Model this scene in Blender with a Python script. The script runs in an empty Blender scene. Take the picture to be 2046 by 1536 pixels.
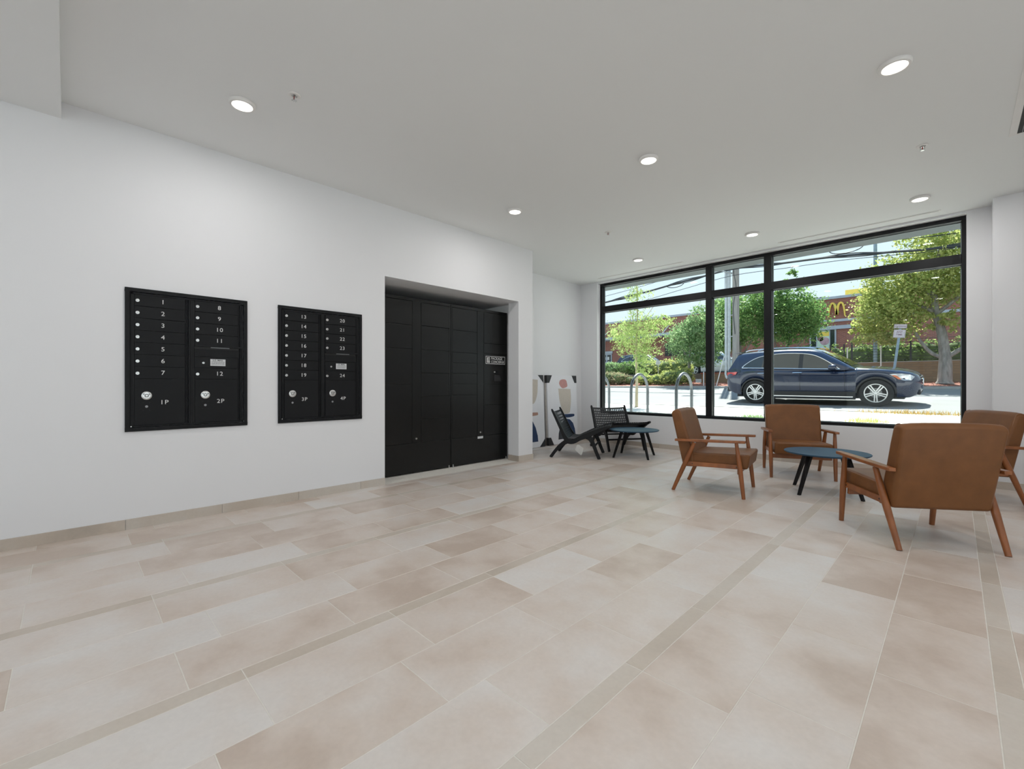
import bpy, bmesh, math, random
import numpy as np
from mathutils import Vector, Matrix
random.seed(7)
rng = np.random.default_rng(11)
SC = bpy.context.scene
COL = SC.collection
PI = math.pi

# ------------------------------------------------------------------ camera, sky, sun, added fill lights, exposure
cam_d = bpy.data.cameras.new('camera')
cam = bpy.data.objects.new('camera', cam_d)
COL.objects.link(cam)
cam.location = (0, 0, 1.07)
cam.rotation_euler = (PI / 2, 0, PI / 4)
cam_d.sensor_width = 36.0
cam_d.lens = 36.0 * 888 / 2046
cam_d.shift_y = 0.0005
cam_d.clip_start = 0.05
cam_d.clip_end = 400
SC.camera = cam

SC.view_settings.view_transform = 'Standard'
SC.view_settings.look = 'None'
SC.view_settings.gamma = 1
SC.view_settings.use_curve_mapping = False
SC.view_settings.exposure = 0.0

SKY = 1.2
W = bpy.data.worlds.new('sky')
SC.world = W
W.use_nodes = True
nt = W.node_tree
nt.nodes.clear()
wo = nt.nodes.new('ShaderNodeOutputWorld')
bg = nt.nodes.new('ShaderNodeBackground')
tc = nt.nodes.new('ShaderNodeTexCoord')
sp = nt.nodes.new('ShaderNodeSeparateXYZ')
cr = nt.nodes.new('ShaderNodeValToRGB')
cr.color_ramp.elements[0].position = 0.0
cr.color_ramp.elements[0].color = (0.82, 0.88, 0.95, 1)
cr.color_ramp.elements[1].position = 1.0
cr.color_ramp.elements[1].color = (0.30, 0.55, 0.95, 1)
e = cr.color_ramp.elements.new(0.35)
e.color = (0.72, 0.88, 1.0, 1)
nt.links.new(tc.outputs['Generated'], sp.inputs[0])
nt.links.new(sp.outputs['Z'], cr.inputs[0])
nt.links.new(cr.outputs[0], bg.inputs['Color'])
bg.inputs['Strength'].default_value = SKY
nt.links.new(bg.outputs[0], wo.inputs['Surface'])

sun_d = bpy.data.lights.new('sun', 'SUN')
sun_d.energy = 12.5
sun_d.angle = math.radians(0.6)
sun_d.color = (1.0, 0.96, 0.89)
sun = bpy.data.objects.new('sun', sun_d)
COL.objects.link(sun)
sdir = Vector((0.20, -0.62, -1.0))            # the way the sunlight travels
sun.rotation_euler = sdir.to_track_quat('-Z', 'Y').to_euler()
sun.location = (-5, 20, 20)


def area(name, loc, d, sx, sy, energy, color):
    l = bpy.data.lights.new(name, 'AREA')
    l.shape = 'RECTANGLE'
    l.size = sx
    l.size_y = sy
    l.energy = energy
    l.color = color
    o = bpy.data.objects.new(name, l)
    COL.objects.link(o)
    o.location = loc
    o.rotation_euler = Vector(d).to_track_quat('-Z', 'Y').to_euler()
    return o


# fill lights added out of view, behind and beside the camera, to brighten the room
area('fill_light_back', (0.2, -4.05, 1.5), (0, 1, 0.08), 5.6, 2.6, 18, (0.97, 0.985, 1.0))
area('fill_light_side', (3.3, 0.6, 1.5), (-1, 0, 0.1), 5.0, 2.5, 24, (0.97, 0.985, 1.0))
LAMP_W = 7.2


# ------------------------------------------------------------------ materials
def mat(name, color=(0.5, 0.5, 0.5), rough=0.5, metal=0.0, coat=0.0, emit=None, es=0.0, spec=None,
        noise=None, bump=None):
    """noise=(scale, amount[, stretch]) varies the colour, bump=(scale, strength)"""
    m = bpy.data.materials.new(name)
    m.use_nodes = True
    n = m.node_tree
    b = n.nodes['Principled BSDF']
    b.inputs['Base Color'].default_value = (*color, 1)
    b.inputs['Roughness'].default_value = rough
    b.inputs['Metallic'].default_value = metal
    if coat:
        b.inputs['Coat Weight'].default_value = coat
        b.inputs['Coat Roughness'].default_value = 0.03
    if spec is not None:
        b.inputs['Specular IOR Level'].default_value = spec
    if emit:
        b.inputs['Emission Color'].default_value = (*emit, 1)
        b.inputs['Emission Strength'].default_value = es
    t = n.nodes.new('ShaderNodeTexCoord')
    mp = n.nodes.new('ShaderNodeMapping')
    n.links.new(t.outputs['Object'], mp.inputs[0])
    if noise:
        st = noise[2] if len(noise) > 2 else (1, 1, 1)
        mp.inputs['Scale'].default_value = st
        x = n.nodes.new('ShaderNodeTexNoise')
        x.inputs['Scale'].default_value = noise[0]
        x.inputs['Detail'].default_value = 5
        r = n.nodes.new('ShaderNodeValToRGB')
        a = noise[1]
        r.color_ramp.elements[0].position = 0.3
        r.color_ramp.elements[1].position = 0.7
        r.color_ramp.elements[0].color = (*[c * (1 - a) for c in color], 1)
        r.color_ramp.elements[1].color = (*[min(1, c * (1 + a)) for c in color], 1)
        n.links.new(mp.outputs[0], x.inputs['Vector'])
        n.links.new(x.outputs[0], r.inputs[0])
        n.links.new(r.outputs[0], b.inputs['Base Color'])
    if bump:
        x = n.nodes.new('ShaderNodeTexNoise')
        x.inputs['Scale'].default_value = bump[0]
        x.inputs['Detail'].default_value = 3
        bp = n.nodes.new('ShaderNodeBump')
        bp.inputs['Strength'].default_value = bump[1]
        bp.inputs['Distance'].default_value = 0.002
        n.links.new(t.outputs['Object'], x.inputs['Vector'])
        n.links.new(x.outputs[0], bp.inputs['Height'])
        n.links.new(bp.outputs[0], b.inputs['Normal'])
    return m


def mat_tile(name, dark, light, warm):
    m = bpy.data.materials.new(name)
    m.use_nodes = True
    n = m.node_tree
    N = n.nodes.new
    L = n.links.new
    b = n.nodes['Principled BSDF']
    geo = N('ShaderNodeNewGeometry')
    oi = N('ShaderNodeObjectInfo')
    mul = N('ShaderNodeMath'); mul.operation = 'MULTIPLY'; mul.inputs[1].default_value = 37.0
    L(oi.outputs['Random'], mul.inputs[0])
    cmb = N('ShaderNodeCombineXYZ')
    L(mul.outputs[0], cmb.inputs['Z'])
    add = N('ShaderNodeVectorMath'); add.operation = 'ADD'
    L(geo.outputs['Position'], add.inputs[0]); L(cmb.outputs[0], add.inputs[1])
    n1 = N('ShaderNodeTexNoise'); n1.inputs['Scale'].default_value = 2.6; n1.inputs['Detail'].default_value = 4
    n1.inputs['Roughness'].default_value = 0.55
    L(add.outputs[0], n1.inputs['Vector'])
    n2 = N('ShaderNodeTexNoise'); n2.inputs['Scale'].default_value = 60; n2.inputs['Detail'].default_value = 3
    L(add.outputs[0], n2.inputs['Vector'])
    # tile tone: random per tile pushed by cloudy noise
    ma = N('ShaderNodeMath'); ma.operation = 'MULTIPLY_ADD'
    L(n1.outputs[0], ma.inputs[0]); ma.inputs[1].default_value = 1.5
    sub = N('ShaderNodeMath'); sub.operation = 'MULTIPLY_ADD'
    L(oi.outputs['Random'], sub.inputs[0]); sub.inputs[1].default_value = 0.55; sub.inputs[2].default_value = -0.55
    L(sub.outputs[0], ma.inputs[2])
    r = N('ShaderNodeValToRGB')
    r.color_ramp.elements[0].position = 0.12; r.color_ramp.elements[0].color = (*light, 1)
    r.color_ramp.elements[1].position = 0.85; r.color_ramp.elements[1].color = (*dark, 1)
    k = r.color_ramp.elements.new(0.62); k.color = (*warm, 1)
    k = r.color_ramp.elements.new(0.35); k.color = tuple(0.5 * (light[i] + warm[i]) + 0.01 for i in range(3)) + (1,)
    L(ma.outputs[0], r.inputs[0])
    mx = N('ShaderNodeMixRGB'); mx.blend_type = 'MULTIPLY'; mx.inputs[0].default_value = 0.12
    L(r.outputs[0], mx.inputs[1]); L(n2.outputs[0], mx.inputs[2])
    L(mx.outputs[0], b.inputs['Base Color'])
    b.inputs['Roughness'].default_value = 0.38
    b.inputs['Specular IOR Level'].default_value = 0.5
    bp = N('ShaderNodeBump'); bp.inputs['Strength'].default_value = 0.08; bp.inputs['Distance'].default_value = 0.001
    L(n2.outputs[0], bp.inputs['Height']); L(bp.outputs[0], b.inputs['Normal'])
    return m


def mat_brick(name, c1, c2, mortar, scale=1.0, bw=0.22, bh=0.075):
    m = bpy.data.materials.new(name)
    m.use_nodes = True
    n = m.node_tree
    b = n.nodes['Principled BSDF']
    t = n.nodes.new('ShaderNodeNewGeometry')
    s = n.nodes.new('ShaderNodeSeparateXYZ')
    c = n.nodes.new('ShaderNodeCombineXYZ')
    a = n.nodes.new('ShaderNodeMath'); a.operation = 'ADD'
    n.links.new(t.outputs['Position'], s.inputs[0])
    n.links.new(s.outputs['X'], a.inputs[0]); n.links.new(s.outputs['Y'], a.inputs[1])
    n.links.new(a.outputs[0], c.inputs['X'])
    n.links.new(s.outputs['Z'], c.inputs['Y'])
    k = n.nodes.new('ShaderNodeTexBrick')
    k.inputs['Scale'].default_value = scale
    k.inputs['Brick Width'].default_value = bw
    k.inputs['Row Height'].default_value = bh
    k.inputs['Mortar Size'].default_value = 0.008
    k.inputs['Color1'].default_value = (*c1, 1)
    k.inputs['Color2'].default_value = (*c2, 1)
    k.inputs['Mortar'].default_value = (*mortar, 1)
    n.links.new(c.outputs[0], k.inputs['Vector'])
    n.links.new(k.outputs['Color'], b.inputs['Base Color'])
    b.inputs['Roughness'].default_value = 0.85
    return m


def mat_glass(name, tint=(0.93, 0.97, 0.96), refl=1.0):
    m = bpy.data.materials.new(name)
    m.use_nodes = True
    n = m.node_tree
    n.nodes.clear()
    o = n.nodes.new('ShaderNodeOutputMaterial')
    tr = n.nodes.new('ShaderNodeBsdfTransparent'); tr.inputs[0].default_value = (*tint, 1)
    gl = n.nodes.new('ShaderNodeBsdfGlossy'); gl.inputs['Roughness'].default_value = 0.01
    fr = n.nodes.new('ShaderNodeFresnel'); fr.inputs['IOR'].default_value = 1.45
    mu = n.nodes.new('ShaderNodeMath'); mu.operation = 'MULTIPLY'; mu.inputs[1].default_value = refl
    mx = n.nodes.new('ShaderNodeMixShader')
    n.links.new(fr.outputs[0], mu.inputs[0]); n.links.new(mu.outputs[0], mx.inputs[0])
    n.links.new(tr.outputs[0], mx.inputs[1]); n.links.new(gl.outputs[0], mx.inputs[2])
    n.links.new(mx.outputs[0], o.inputs[0])
    return m


def mat_leaf(name, c1, c2, trans=0.55):
    m = bpy.data.materials.new(name)
    m.use_nodes = True
    n = m.node_tree
    n.nodes.clear()
    o = n.nodes.new('ShaderNodeOutputMaterial')
    g = n.nodes.new('ShaderNodeNewGeometry')
    r = n.nodes.new('ShaderNodeValToRGB')
    r.color_ramp.elements[0].color = (*c1, 1)
    r.color_ramp.elements[1].color = (*c2, 1)
    n.links.new(g.outputs['Random Per Island'], r.inputs[0])
    d = n.nodes.new('ShaderNodeBsdfDiffuse')
    t = n.nodes.new('ShaderNodeBsdfTranslucent')
    x = n.nodes.new('ShaderNodeMixShader'); x.inputs[0].default_value = trans
    n.links.new(r.outputs[0], d.inputs[0]); n.links.new(r.outputs[0], t.inputs[0])
    n.links.new(d.outputs[0], x.inputs[1]); n.links.new(t.outputs[0], x.inputs[2])
    n.links.new(x.outputs[0], o.inputs[0])
    return m


M = dict(
    wall=mat('white_wall_paint', (0.785, 0.785, 0.80), 0.75, bump=(180, 0.06)),
    ceiling=mat('ceiling_paint', (0.81, 0.815, 0.81), 0.85, bump=(150, 0.05)),
    niche=mat('niche_paint', (0.78, 0.78, 0.79), 0.8, bump=(150, 0.05)),
    grout=mat('grout', (0.74, 0.71, 0.65), 0.8, noise=(40, 0.06)),
    tile=mat_tile('stone_tile', (0.57, 0.472, 0.40), (0.73, 0.695, 0.665), (0.665, 0.577, 0.51)),
    strip=mat_tile('stone_strip', (0.53, 0.465, 0.395), (0.64, 0.59, 0.53), (0.585, 0.51, 0.435)),
    base=mat_tile('baseboard_tile', (0.44, 0.38, 0.32), (0.60, 0.55, 0.49), (0.54, 0.46, 0.385)),
    frame=mat('black_window_metal', (0.007, 0.0075, 0.0085), 0.4, spec=0.25, noise=(30, 0.1)),
    gasket=mat('grey_glazing_bead', (0.28, 0.29, 0.30), 0.45, noise=(30, 0.1)),
    glass=mat_glass('window_glass', refl=0.22),
    box=mat('black_powder_coat', (0.006, 0.0065, 0.0075), 0.42, spec=0.22, bump=(700, 0.35)),
    boxdark=mat('mail_recess_black', (0.004, 0.004, 0.004), 0.5, noise=(30, 0.1)),
    locker=mat('black_locker_steel', (0.0075, 0.008, 0.0077), 0.30, spec=0.35, noise=(15, 0.08), bump=(90, 0.03)),
    chrome=mat('brushed_steel', (0.62, 0.62, 0.61), 0.3, 1.0, noise=(60, 0.1)),
    white_ink=mat('white_ink', (0.75, 0.75, 0.74), 0.6, noise=(60, 0.02)),
    label=mat('silver_label', (0.62, 0.63, 0.64), 0.45, noise=(80, 0.05)),
    ink=mat('black_ink', (0.03, 0.03, 0.035), 0.6, noise=(60, 0.02)),
    leather=mat('brown_leather', (0.185, 0.075, 0.025), 0.43, spec=0.28, noise=(9, 0.12), bump=(420, 0.22)),
    piping=mat('brown_leather_piping', (0.26, 0.125, 0.06), 0.5, noise=(20, 0.1)),
    wood=mat('walnut_stained_wood', (0.27, 0.088, 0.023), 0.36, coat=0.25, noise=(14, 0.3, (1, 1, 0.25))),
    blackwood=mat('black_painted_wood', (0.005, 0.005, 0.006), 0.45, spec=0.3, noise=(20, 0.2), bump=(80, 0.1)),
    strap=mat('black_woven_strap', (0.012, 0.014, 0.017), 0.38, noise=(60, 0.2), bump=(300, 0.1)),
    slate=mat('slate_blue_table_top', (0.022, 0.065, 0.115), 0.5, spec=0.3, noise=(6, 0.06)),
    canvas=mat('white_canvas', (0.80, 0.80, 0.83), 0.85, bump=(500, 0.1), noise=(5, 0.01)),
    kraft=mat('canvas_edge', (0.66, 0.62, 0.57), 0.8, noise=(20, 0.1)),
    cardblack=mat('black_corner_card', (0.02, 0.02, 0.022), 0.6, noise=(20, 0.1)),
    pink=mat('dusty_pink_print', (0.56, 0.29, 0.27), 0.85, noise=(30, 0.06)),
    beige=mat('beige_print', (0.60, 0.54, 0.47), 0.85, noise=(30, 0.04)),
    terra=mat('terracotta_print', (0.45, 0.27, 0.21), 0.85, noise=(30, 0.06)),
    navyp=mat('navy_print', (0.025, 0.05, 0.12), 0.85, noise=(30, 0.06)),
    greyp=mat('charcoal_print', (0.055, 0.06, 0.07), 0.85, noise=(30, 0.06)),
    paper=mat('paper_tag', (0.62, 0.62, 0.60), 0.8, noise=(40, 0.04)),
    lampring=mat('white_lamp_ring', (0.80, 0.78, 0.76), 0.5, noise=(20, 0.01)),
    lens=mat('lit_lens', (0.9, 0.9, 0.9), 0.5, emit=(1.0, 0.97, 0.90), es=2.2, noise=(20, 0.01)),
    darkslot=mat('dark_slot', (0.002, 0.002, 0.002), 0.6, noise=(20, 0.05)),
    redbulb=mat('red_glass_bulb', (0.35, 0.03, 0.02), 0.2, noise=(20, 0.05)),
    # outside
    soffit=mat('grey_soffit', (0.09, 0.105, 0.108), 0.7, noise=(4, 0.05)),
    cladding=mat('building_cladding', (0.35, 0.35, 0.34), 0.7, noise=(4, 0.05)),
    walk=mat('concrete_sidewalk', (0.68, 0.67, 0.64), 0.85, noise=(7, 0.07), bump=(120, 0.2)),
    road=mat('worn_asphalt', (0.205, 0.205, 0.205), 0.8, noise=(2.5, 0.08, (0.25, 1, 1)), bump=(60, 0.3)),
    curb=mat('concrete_curb', (0.36, 0.35, 0.33), 0.85, noise=(8, 0.1)),
    lot=mat('parking_asphalt', (0.16, 0.16, 0.16), 0.85, noise=(3, 0.1)),
    earth=mat('bare_earth', (0.24, 0.20, 0.15), 0.95, noise=(3, 0.2)),
    mulch=mat('red_mulch', (0.30, 0.12, 0.085), 0.95, noise=(9, 0.45), bump=(40, 1.0)),
    mulchchip=mat('mulch_chips', (0.36, 0.16, 0.12), 0.95, noise=(5, 0.4)),
    rack=mat('galvanised_steel', (0.17, 0.185, 0.20), 0.38, 0.85, noise=(20, 0.15)),
    brick=mat_brick('red_brick', (0.34, 0.105, 0.070), (0.25, 0.075, 0.055), (0.33, 0.24, 0.20)),
    tanwall=mat_brick('tan_block', (0.26, 0.175, 0.105), (0.21, 0.14, 0.085), (0.17, 0.13, 0.09), bw=0.4, bh=0.1),
    coping=mat('grey_coping', (0.42, 0.45, 0.50), 0.6, noise=(3, 0.05)),
    yellow=mat('yellow_sign', (0.85, 0.60, 0.10), 0.5, noise=(3, 0.05)),
    wglass=mat('dark_window', (0.02, 0.03, 0.03), 0.08, noise=(3, 0.1)),
    poster=mat('pale_green_poster', (0.55, 0.70, 0.55), 0.6, noise=(3, 0.05)),
    posterpink=mat('pink_poster_print', (0.48, 0.30, 0.33), 0.6, noise=(5, 0.2)),
    posterdark=mat('brown_poster_print', (0.20, 0.12, 0.10), 0.6, noise=(5, 0.2)),
    bark=mat('grey_bark', (0.26, 0.24, 0.22), 0.9, noise=(12, 0.35, (1, 1, 0.3)), bump=(40, 1.0)),
    palebark=mat('pale_bark', (0.42, 0.36, 0.25), 0.9, noise=(12, 0.25, (1, 1, 0.3))),
    pole=mat('weathered_pole_wood', (0.33, 0.31, 0.29), 0.9, noise=(10, 0.3, (3, 3, 0.1)), bump=(40, 0.6)),
    conduit=mat('grey_conduit', (0.50, 0.53, 0.55), 0.4, 0.3, noise=(10, 0.1)),
    cable=mat('black_cable', (0.03, 0.035, 0.04), 0.6, noise=(5, 0.1)),
    fence=mat('black_iron', (0.02, 0.02, 0.022), 0.5, noise=(10, 0.1)),
    post=mat('blue_grey_post', (0.26, 0.33, 0.40), 0.5, 0.3, noise=(10, 0.15)),
    whitep=mat('white_painted_metal', (0.72, 0.72, 0.72), 0.5, noise=(10, 0.05)),
    signw=mat('faded_sign_white', (0.60, 0.53, 0.55), 0.6, noise=(25, 0.1)),
    signred=mat('faded_sign_print', (0.28, 0.16, 0.20), 0.6, noise=(25, 0.1)),
    stone=mat('landscape_rock', (0.36, 0.24, 0.14), 0.9, noise=(5, 0.2)),
    navy=mat('navy_car_paint', (0.005, 0.015, 0.050), 0.22, 0.2, coat=1.0, noise=(3, 0.03)),
    darkpaint=mat('black_car_paint', (0.012, 0.017, 0.03), 0.25, 0.3, coat=1.0, noise=(3, 0.03)),
    whitepaint=mat('silver_car_paint', (0.60, 0.61, 0.63), 0.25, 0.3, coat=1.0, noise=(3, 0.03)),
    clad=mat('dark_plastic', (0.022, 0.022, 0.024), 0.6, noise=(10, 0.1)),
    carglass=mat('tinted_car_glass', (0.010, 0.016, 0.018), 0.04, coat=1.0, noise=(2, 0.1)),
    carchrome=mat('car_chrome', (0.85, 0.85, 0.86), 0.12, 1.0, noise=(5, 0.02)),
    tyre=mat('tyre_rubber', (0.014, 0.014, 0.015), 0.75, noise=(10, 0.1)),
    rim=mat('alloy_rim', (0.70, 0.71, 0.73), 0.28, 0.7, noise=(5, 0.05)),
    taillight=mat('red_tail_lamp', (0.55, 0.015, 0.015), 0.15, coat=1.0, noise=(5, 0.1)),
    headlight=mat('clear_head_lamp', (0.55, 0.58, 0.62), 0.1, 0.4, coat=1.0, noise=(12, 0.4)),
    amber=mat('amber_reflector', (0.6, 0.16, 0.06), 0.2, noise=(5, 0.1)),
    leafA=mat_leaf('feathery_leaf', (0.26, 0.38, 0.12), (0.50, 0.58, 0.24)),
    leafB=mat_leaf('pale_green_leaf', (0.16, 0.30, 0.12), (0.40, 0.52, 0.27)),
    leafC=mat_leaf('mid_green_leaf', (0.10, 0.22, 0.07), (0.30, 0.44, 0.15)),
    leafD=mat_leaf('yellow_green_leaf', (0.28, 0.38, 0.10), (0.58, 0.58, 0.22)),
    leafE=mat_leaf('dark_ivy_leaf', (0.09, 0.17, 0.05), (0.38, 0.48, 0.17)),
    leafF=mat_leaf('yellowish_shrub_leaf', (0.42, 0.50, 0.16), (0.68, 0.68, 0.28)),
    leafG=mat_leaf('reddish_shrub_leaf', (0.30, 0.34, 0.18), (0.50, 0.40, 0.28)),
    leafH=mat_leaf('orange_shrub_leaf', (0.30, 0.25, 0.07), (0.48, 0.30, 0.12)),
    core=mat('shrub_inner_green', (0.10, 0.14, 0.05), 0.95, noise=(6, 0.4)),
)


# ------------------------------------------------------------------ helpers
def catmull(P, n=6):
    P = [tuple(p) for p in P]
    Q = [P[0]] + P + [P[-1]]
    out = []
    for i in range(1, len(Q) - 2):
        a, b, c, d = Q[i - 1], Q[i], Q[i + 1], Q[i + 2]
        for k in range(n):
            t = k / n
            out.append(tuple(0.5 * (2 * b[j] + (c[j] - a[j]) * t + (2 * a[j] - 5 * b[j] + 4 * c[j] - d[j]) * t * t
                                    + (3 * b[j] - a[j] - 3 * c[j] + d[j]) * t ** 3) for j in range(len(b))))
    out.append(P[-1])
    return out


class MB:
    def __init__(s):
        s.v = []
        s.f = []

    def add(s, vs, fs):
        o = len(s.v)
        s.v += [tuple(v) for v in vs]
        s.f += [tuple(i + o for i in f) for f in fs]
        return s

    def box(s, x0, x1, y0, y1, z0, z1):
        x0, x1 = min(x0, x1), max(x0, x1)
        y0, y1 = min(y0, y1), max(y0, y1)
        z0, z1 = min(z0, z1), max(z0, z1)
        return s.add([(x0, y0, z0), (x1, y0, z0), (x1, y1, z0), (x0, y1, z0),
                      (x0, y0, z1), (x1, y0, z1), (x1, y1, z1), (x0, y1, z1)],
                     [(0, 3, 2, 1), (4, 5, 6, 7), (0, 1, 5, 4), (1, 2, 6, 5), (2, 3, 7, 6), (3, 0, 4, 7)])

    def hexa(s, b, t):
        return s.add(list(b) + list(t),
                     [(0, 3, 2, 1), (4, 5, 6, 7), (0, 1, 5, 4), (1, 2, 6, 5), (2, 3, 7, 6), (3, 0, 4, 7)])

    def prism(s, pts, a, b, axis='y'):
        """polygon pts in the plane across `axis`, extruded from a to b.  axis y: (x,z), x: (y,z), z: (x,y)"""
        def P(p, h):
            return {'y': (p[0], h, p[1]), 'x': (h, p[0], p[1]), 'z': (p[0], p[1], h)}[axis]
        n = len(pts)
        return s.add([P(p, a) for p in pts] + [P(p, b) for p in pts],
                     [tuple(range(n))[::-1], tuple(range(n, 2 * n))] +
                     [(i, (i + 1) % n, n + (i + 1) % n, n + i) for i in range(n)])

    def tube(s, path, r, seg=10, flat=None):
        path = [Vector(p) for p in path]
        rr = r if isinstance(r, (list, tuple)) else [r] * len(path)
        rings = []
        up = Vector((0, 0, 1))
        prev = None
        for i, p in enumerate(path):
            d = (path[min(i + 1, len(path) - 1)] - path[max(i - 1, 0)]).normalized()
            if prev is None:
                a = up if abs(d.dot(up)) < 0.9 else Vector((0, 1, 0))
                n = (a - d * a.dot(d)).normalized()
            else:
                n = (prev - d * prev.dot(d)).normalized()
            prev = n
            b = d.cross(n)
            rings.append([p + (n * math.cos(2 * PI * k / seg + PI / seg) +
                               b * math.sin(2 * PI * k / seg + PI / seg)) * rr[i] for k in range(seg)])
        vs = [v for q in rings for v in q]
        fs = []
        for i in range(len(rings) - 1):
            for k in range(seg):
                fs.append((i * seg + k, i * seg + (k + 1) % seg, (i + 1) * seg + (k + 1) % seg, (i + 1) * seg + k))
        fs.append(tuple(range(seg))[::-1])
        fs.append(tuple(range((len(rings) - 1) * seg, len(rings) * seg)))
        return s.add(vs, fs)

    def cyl(s, p0, p1, r, seg=20):
        return s.tube([p0, p1], r, seg)

    def ribbon(s, P, y0, y1, n=6, axis='y'):
        """P = [(x, z, halfwidth)...] smooth strip with width, extruded"""
        C = catmull(P, n)
        L, R = [], []
        for i, c in enumerate(C):
            a, b = C[max(i - 1, 0)], C[min(i + 1, len(C) - 1)]
            dx, dz = b[0] - a[0], b[1] - a[1]
            l = math.hypot(dx, dz) or 1
            nx, nz = -dz / l, dx / l
            L.append((c[0] + nx * c[2], c[1] + nz * c[2]))
            R.append((c[0] - nx * c[2], c[1] - nz * c[2]))
        for i in range(len(C) - 1):
            q = [L[i], L[i + 1], R[i + 1], R[i]]
            def P3(p, h):
                return {'y': (p[0], h, p[1]), 'x': (h, p[0], p[1])}[axis]
            o = len(s.v)
            s.v += [P3(p, y0) for p in q] + [P3(p, y1) for p in q]
            s.f += [(o, o + 1, o + 2, o + 3), (o + 7, o + 6, o + 5, o + 4), (o, o + 4, o + 5, o + 1),
                    (o + 2, o + 6, o + 7, o + 3)]
            if i == 0:
                s.f.append((o + 3, o + 7, o + 4, o))
            if i == len(C) - 2:
                s.f.append((o + 1, o + 5, o + 6, o + 2))
        return s

    def lathe(s, prof, c=(0, 0, 0), seg=32, axis='z'):
        n = len(prof)
        vs = []
        for k in range(seg):
            a = 2 * PI * k / seg
            for r, h in prof:
                u, w = r * math.cos(a), r * math.sin(a)
                vs.append({'z': (c[0] + u, c[1] + w, c[2] + h), 'x': (c[0] + h, c[1] + u, c[2] + w),
                           'y': (c[0] + u, c[1] + h, c[2] + w)}[axis])
        fs = []
        for k in range(seg):
            k2 = (k + 1) % seg
            for i in range(n - 1):
                fs.append((k * n + i, k2 * n + i, k2 * n + i + 1, k * n + i + 1))
        return s.add(vs, fs)

    def build(s, name, m, parent=None, loc=(0, 0, 0), rot=(0, 0, 0), bevel=0, seg=2, smooth=False, angle=30):
        me = bpy.data.meshes.new(name)
        me.from_pydata(s.v, [], s.f)
        bm = bmesh.new()
        bm.from_mesh(me)
        bmesh.ops.remove_doubles(bm, verts=bm.verts, dist=1e-5)
        bmesh.ops.recalc_face_normals(bm, faces=bm.faces)
        bm.to_mesh(me)
        bm.free()
        if m is not None:
            me.materials.append(m)
        if smooth:
            me.polygons.foreach_set('use_smooth', [True] * len(me.polygons))
            me.set_sharp_from_angle(angle=math.radians(angle))
        o = bpy.data.objects.new(name, me)
        COL.objects.link(o)
        o.location = loc
        o.rotation_euler = rot
        if parent:
            o.parent = parent
        if bevel:
            b = o.modifiers.new('bevel', 'BEVEL')
            b.width = bevel
            b.segments = seg
            b.limit_method = 'ANGLE'
            b.angle_limit = math.radians(35)
            if smooth:
                b.harden_normals = False
        return o


def box(name, m, x0, x1, y0, y1, z0, z1, parent=None, bevel=0, seg=2, smooth=False):
    return MB().box(x0, x1, y0, y1, z0, z1).build(name, m, parent, bevel=bevel, seg=seg, smooth=smooth)


def thing(name, label, cat, loc=(0, 0, 0), rz=0.0, group=None):
    o = bpy.data.objects.new(name, None)
    o.empty_display_size = 0.1
    COL.objects.link(o)
    o.location = loc
    o.rotation_euler = (0, 0, rz)
    return tag(o, label, cat, group)


def tag(o, label, cat, group=None):
    o['label'] = label
    o['category'] = cat
    if group:
        o['group'] = group
    return o


def struct(o):
    o['kind'] = 'structure'
    return o


def stuff(o):
    o['kind'] = 'stuff'
    return o


def dup(root, label, loc, rz=0.0):
    r = root.copy()
    COL.objects.link(r)
    r.location = loc
    r.rotation_euler = (0, 0, rz)
    r['label'] = label
    for ch in list(root.children):
        c = ch.copy()
        COL.objects.link(c)
        c.parent = r
        for g in list(ch.children):
            d = g.copy()
            COL.objects.link(d)
            d.parent = c
    return r


ROT_X = Matrix(((0, 0, 1), (1, 0, 0), (0, 1, 0))).to_4x4()      # text reading along +Y, facing +X
ROT_Y = Matrix(((1, 0, 0), (0, 0, -1), (0, 1, 0))).to_4x4()     # text reading along +X, facing -Y


def text(name, body, size, m, loc, R, parent=None, ext=0.0004, align='CENTER', sx=1.0, bold=0.0, space=1.0):
    c = bpy.data.curves.new(name, 'FONT')
    c.body = body
    c.size = size
    c.align_x = align
    c.align_y = 'CENTER'
    c.extrude = ext
    c.offset = bold
    c.space_character = space
    c.resolution_u = 3
    t = bpy.data.objects.new(name, c)
    COL.objects.link(t)
    dg = bpy.context.evaluated_depsgraph_get()
    me = bpy.data.meshes.new_from_object(t.evaluated_get(dg))
    bpy.data.objects.remove(t)
    bpy.data.curves.remove(c)
    me.transform(Matrix.Translation(loc) @ R @ Matrix.Diagonal((sx, 1, 1, 1)))
    me.materials.clear()
    me.materials.append(m)
    o = bpy.data.objects.new(name, me)
    COL.objects.link(o)
    if parent:
        o.parent = parent
    return o


# ------------------------------------------------------------------ room shell
H = 3.01
WX = -4.34      # left wall face
AX = -5.18      # alcove wall face
WY = 7.08       # window wall face


def holed(mb, axis, a0, a1, u, z, holes):
    """wall slab across `axis` from a0 to a1, spanning u=(u0,u1), z=(z0,z1), with rectangular holes"""
    us = sorted({u[0], u[1], *[h[0] for h in holes], *[h[1] for h in holes]})
    zs = sorted({z[0], z[1], *[h[2] for h in holes], *[h[3] for h in holes]})
    for i in range(len(us) - 1):
        for j in range(len(zs) - 1):
            cu, cz = (us[i] + us[i + 1]) / 2, (zs[j] + zs[j + 1]) / 2
            if any(h[0] < cu < h[1] and h[2] < cz < h[3] for h in holes):
                continue
            if axis == 'x':
                mb.box(a0, a1, us[i], us[i + 1], zs[j], zs[j + 1])
            else:
                mb.box(us[i], us[i + 1], a0, a1, zs[j], zs[j + 1])


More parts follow.
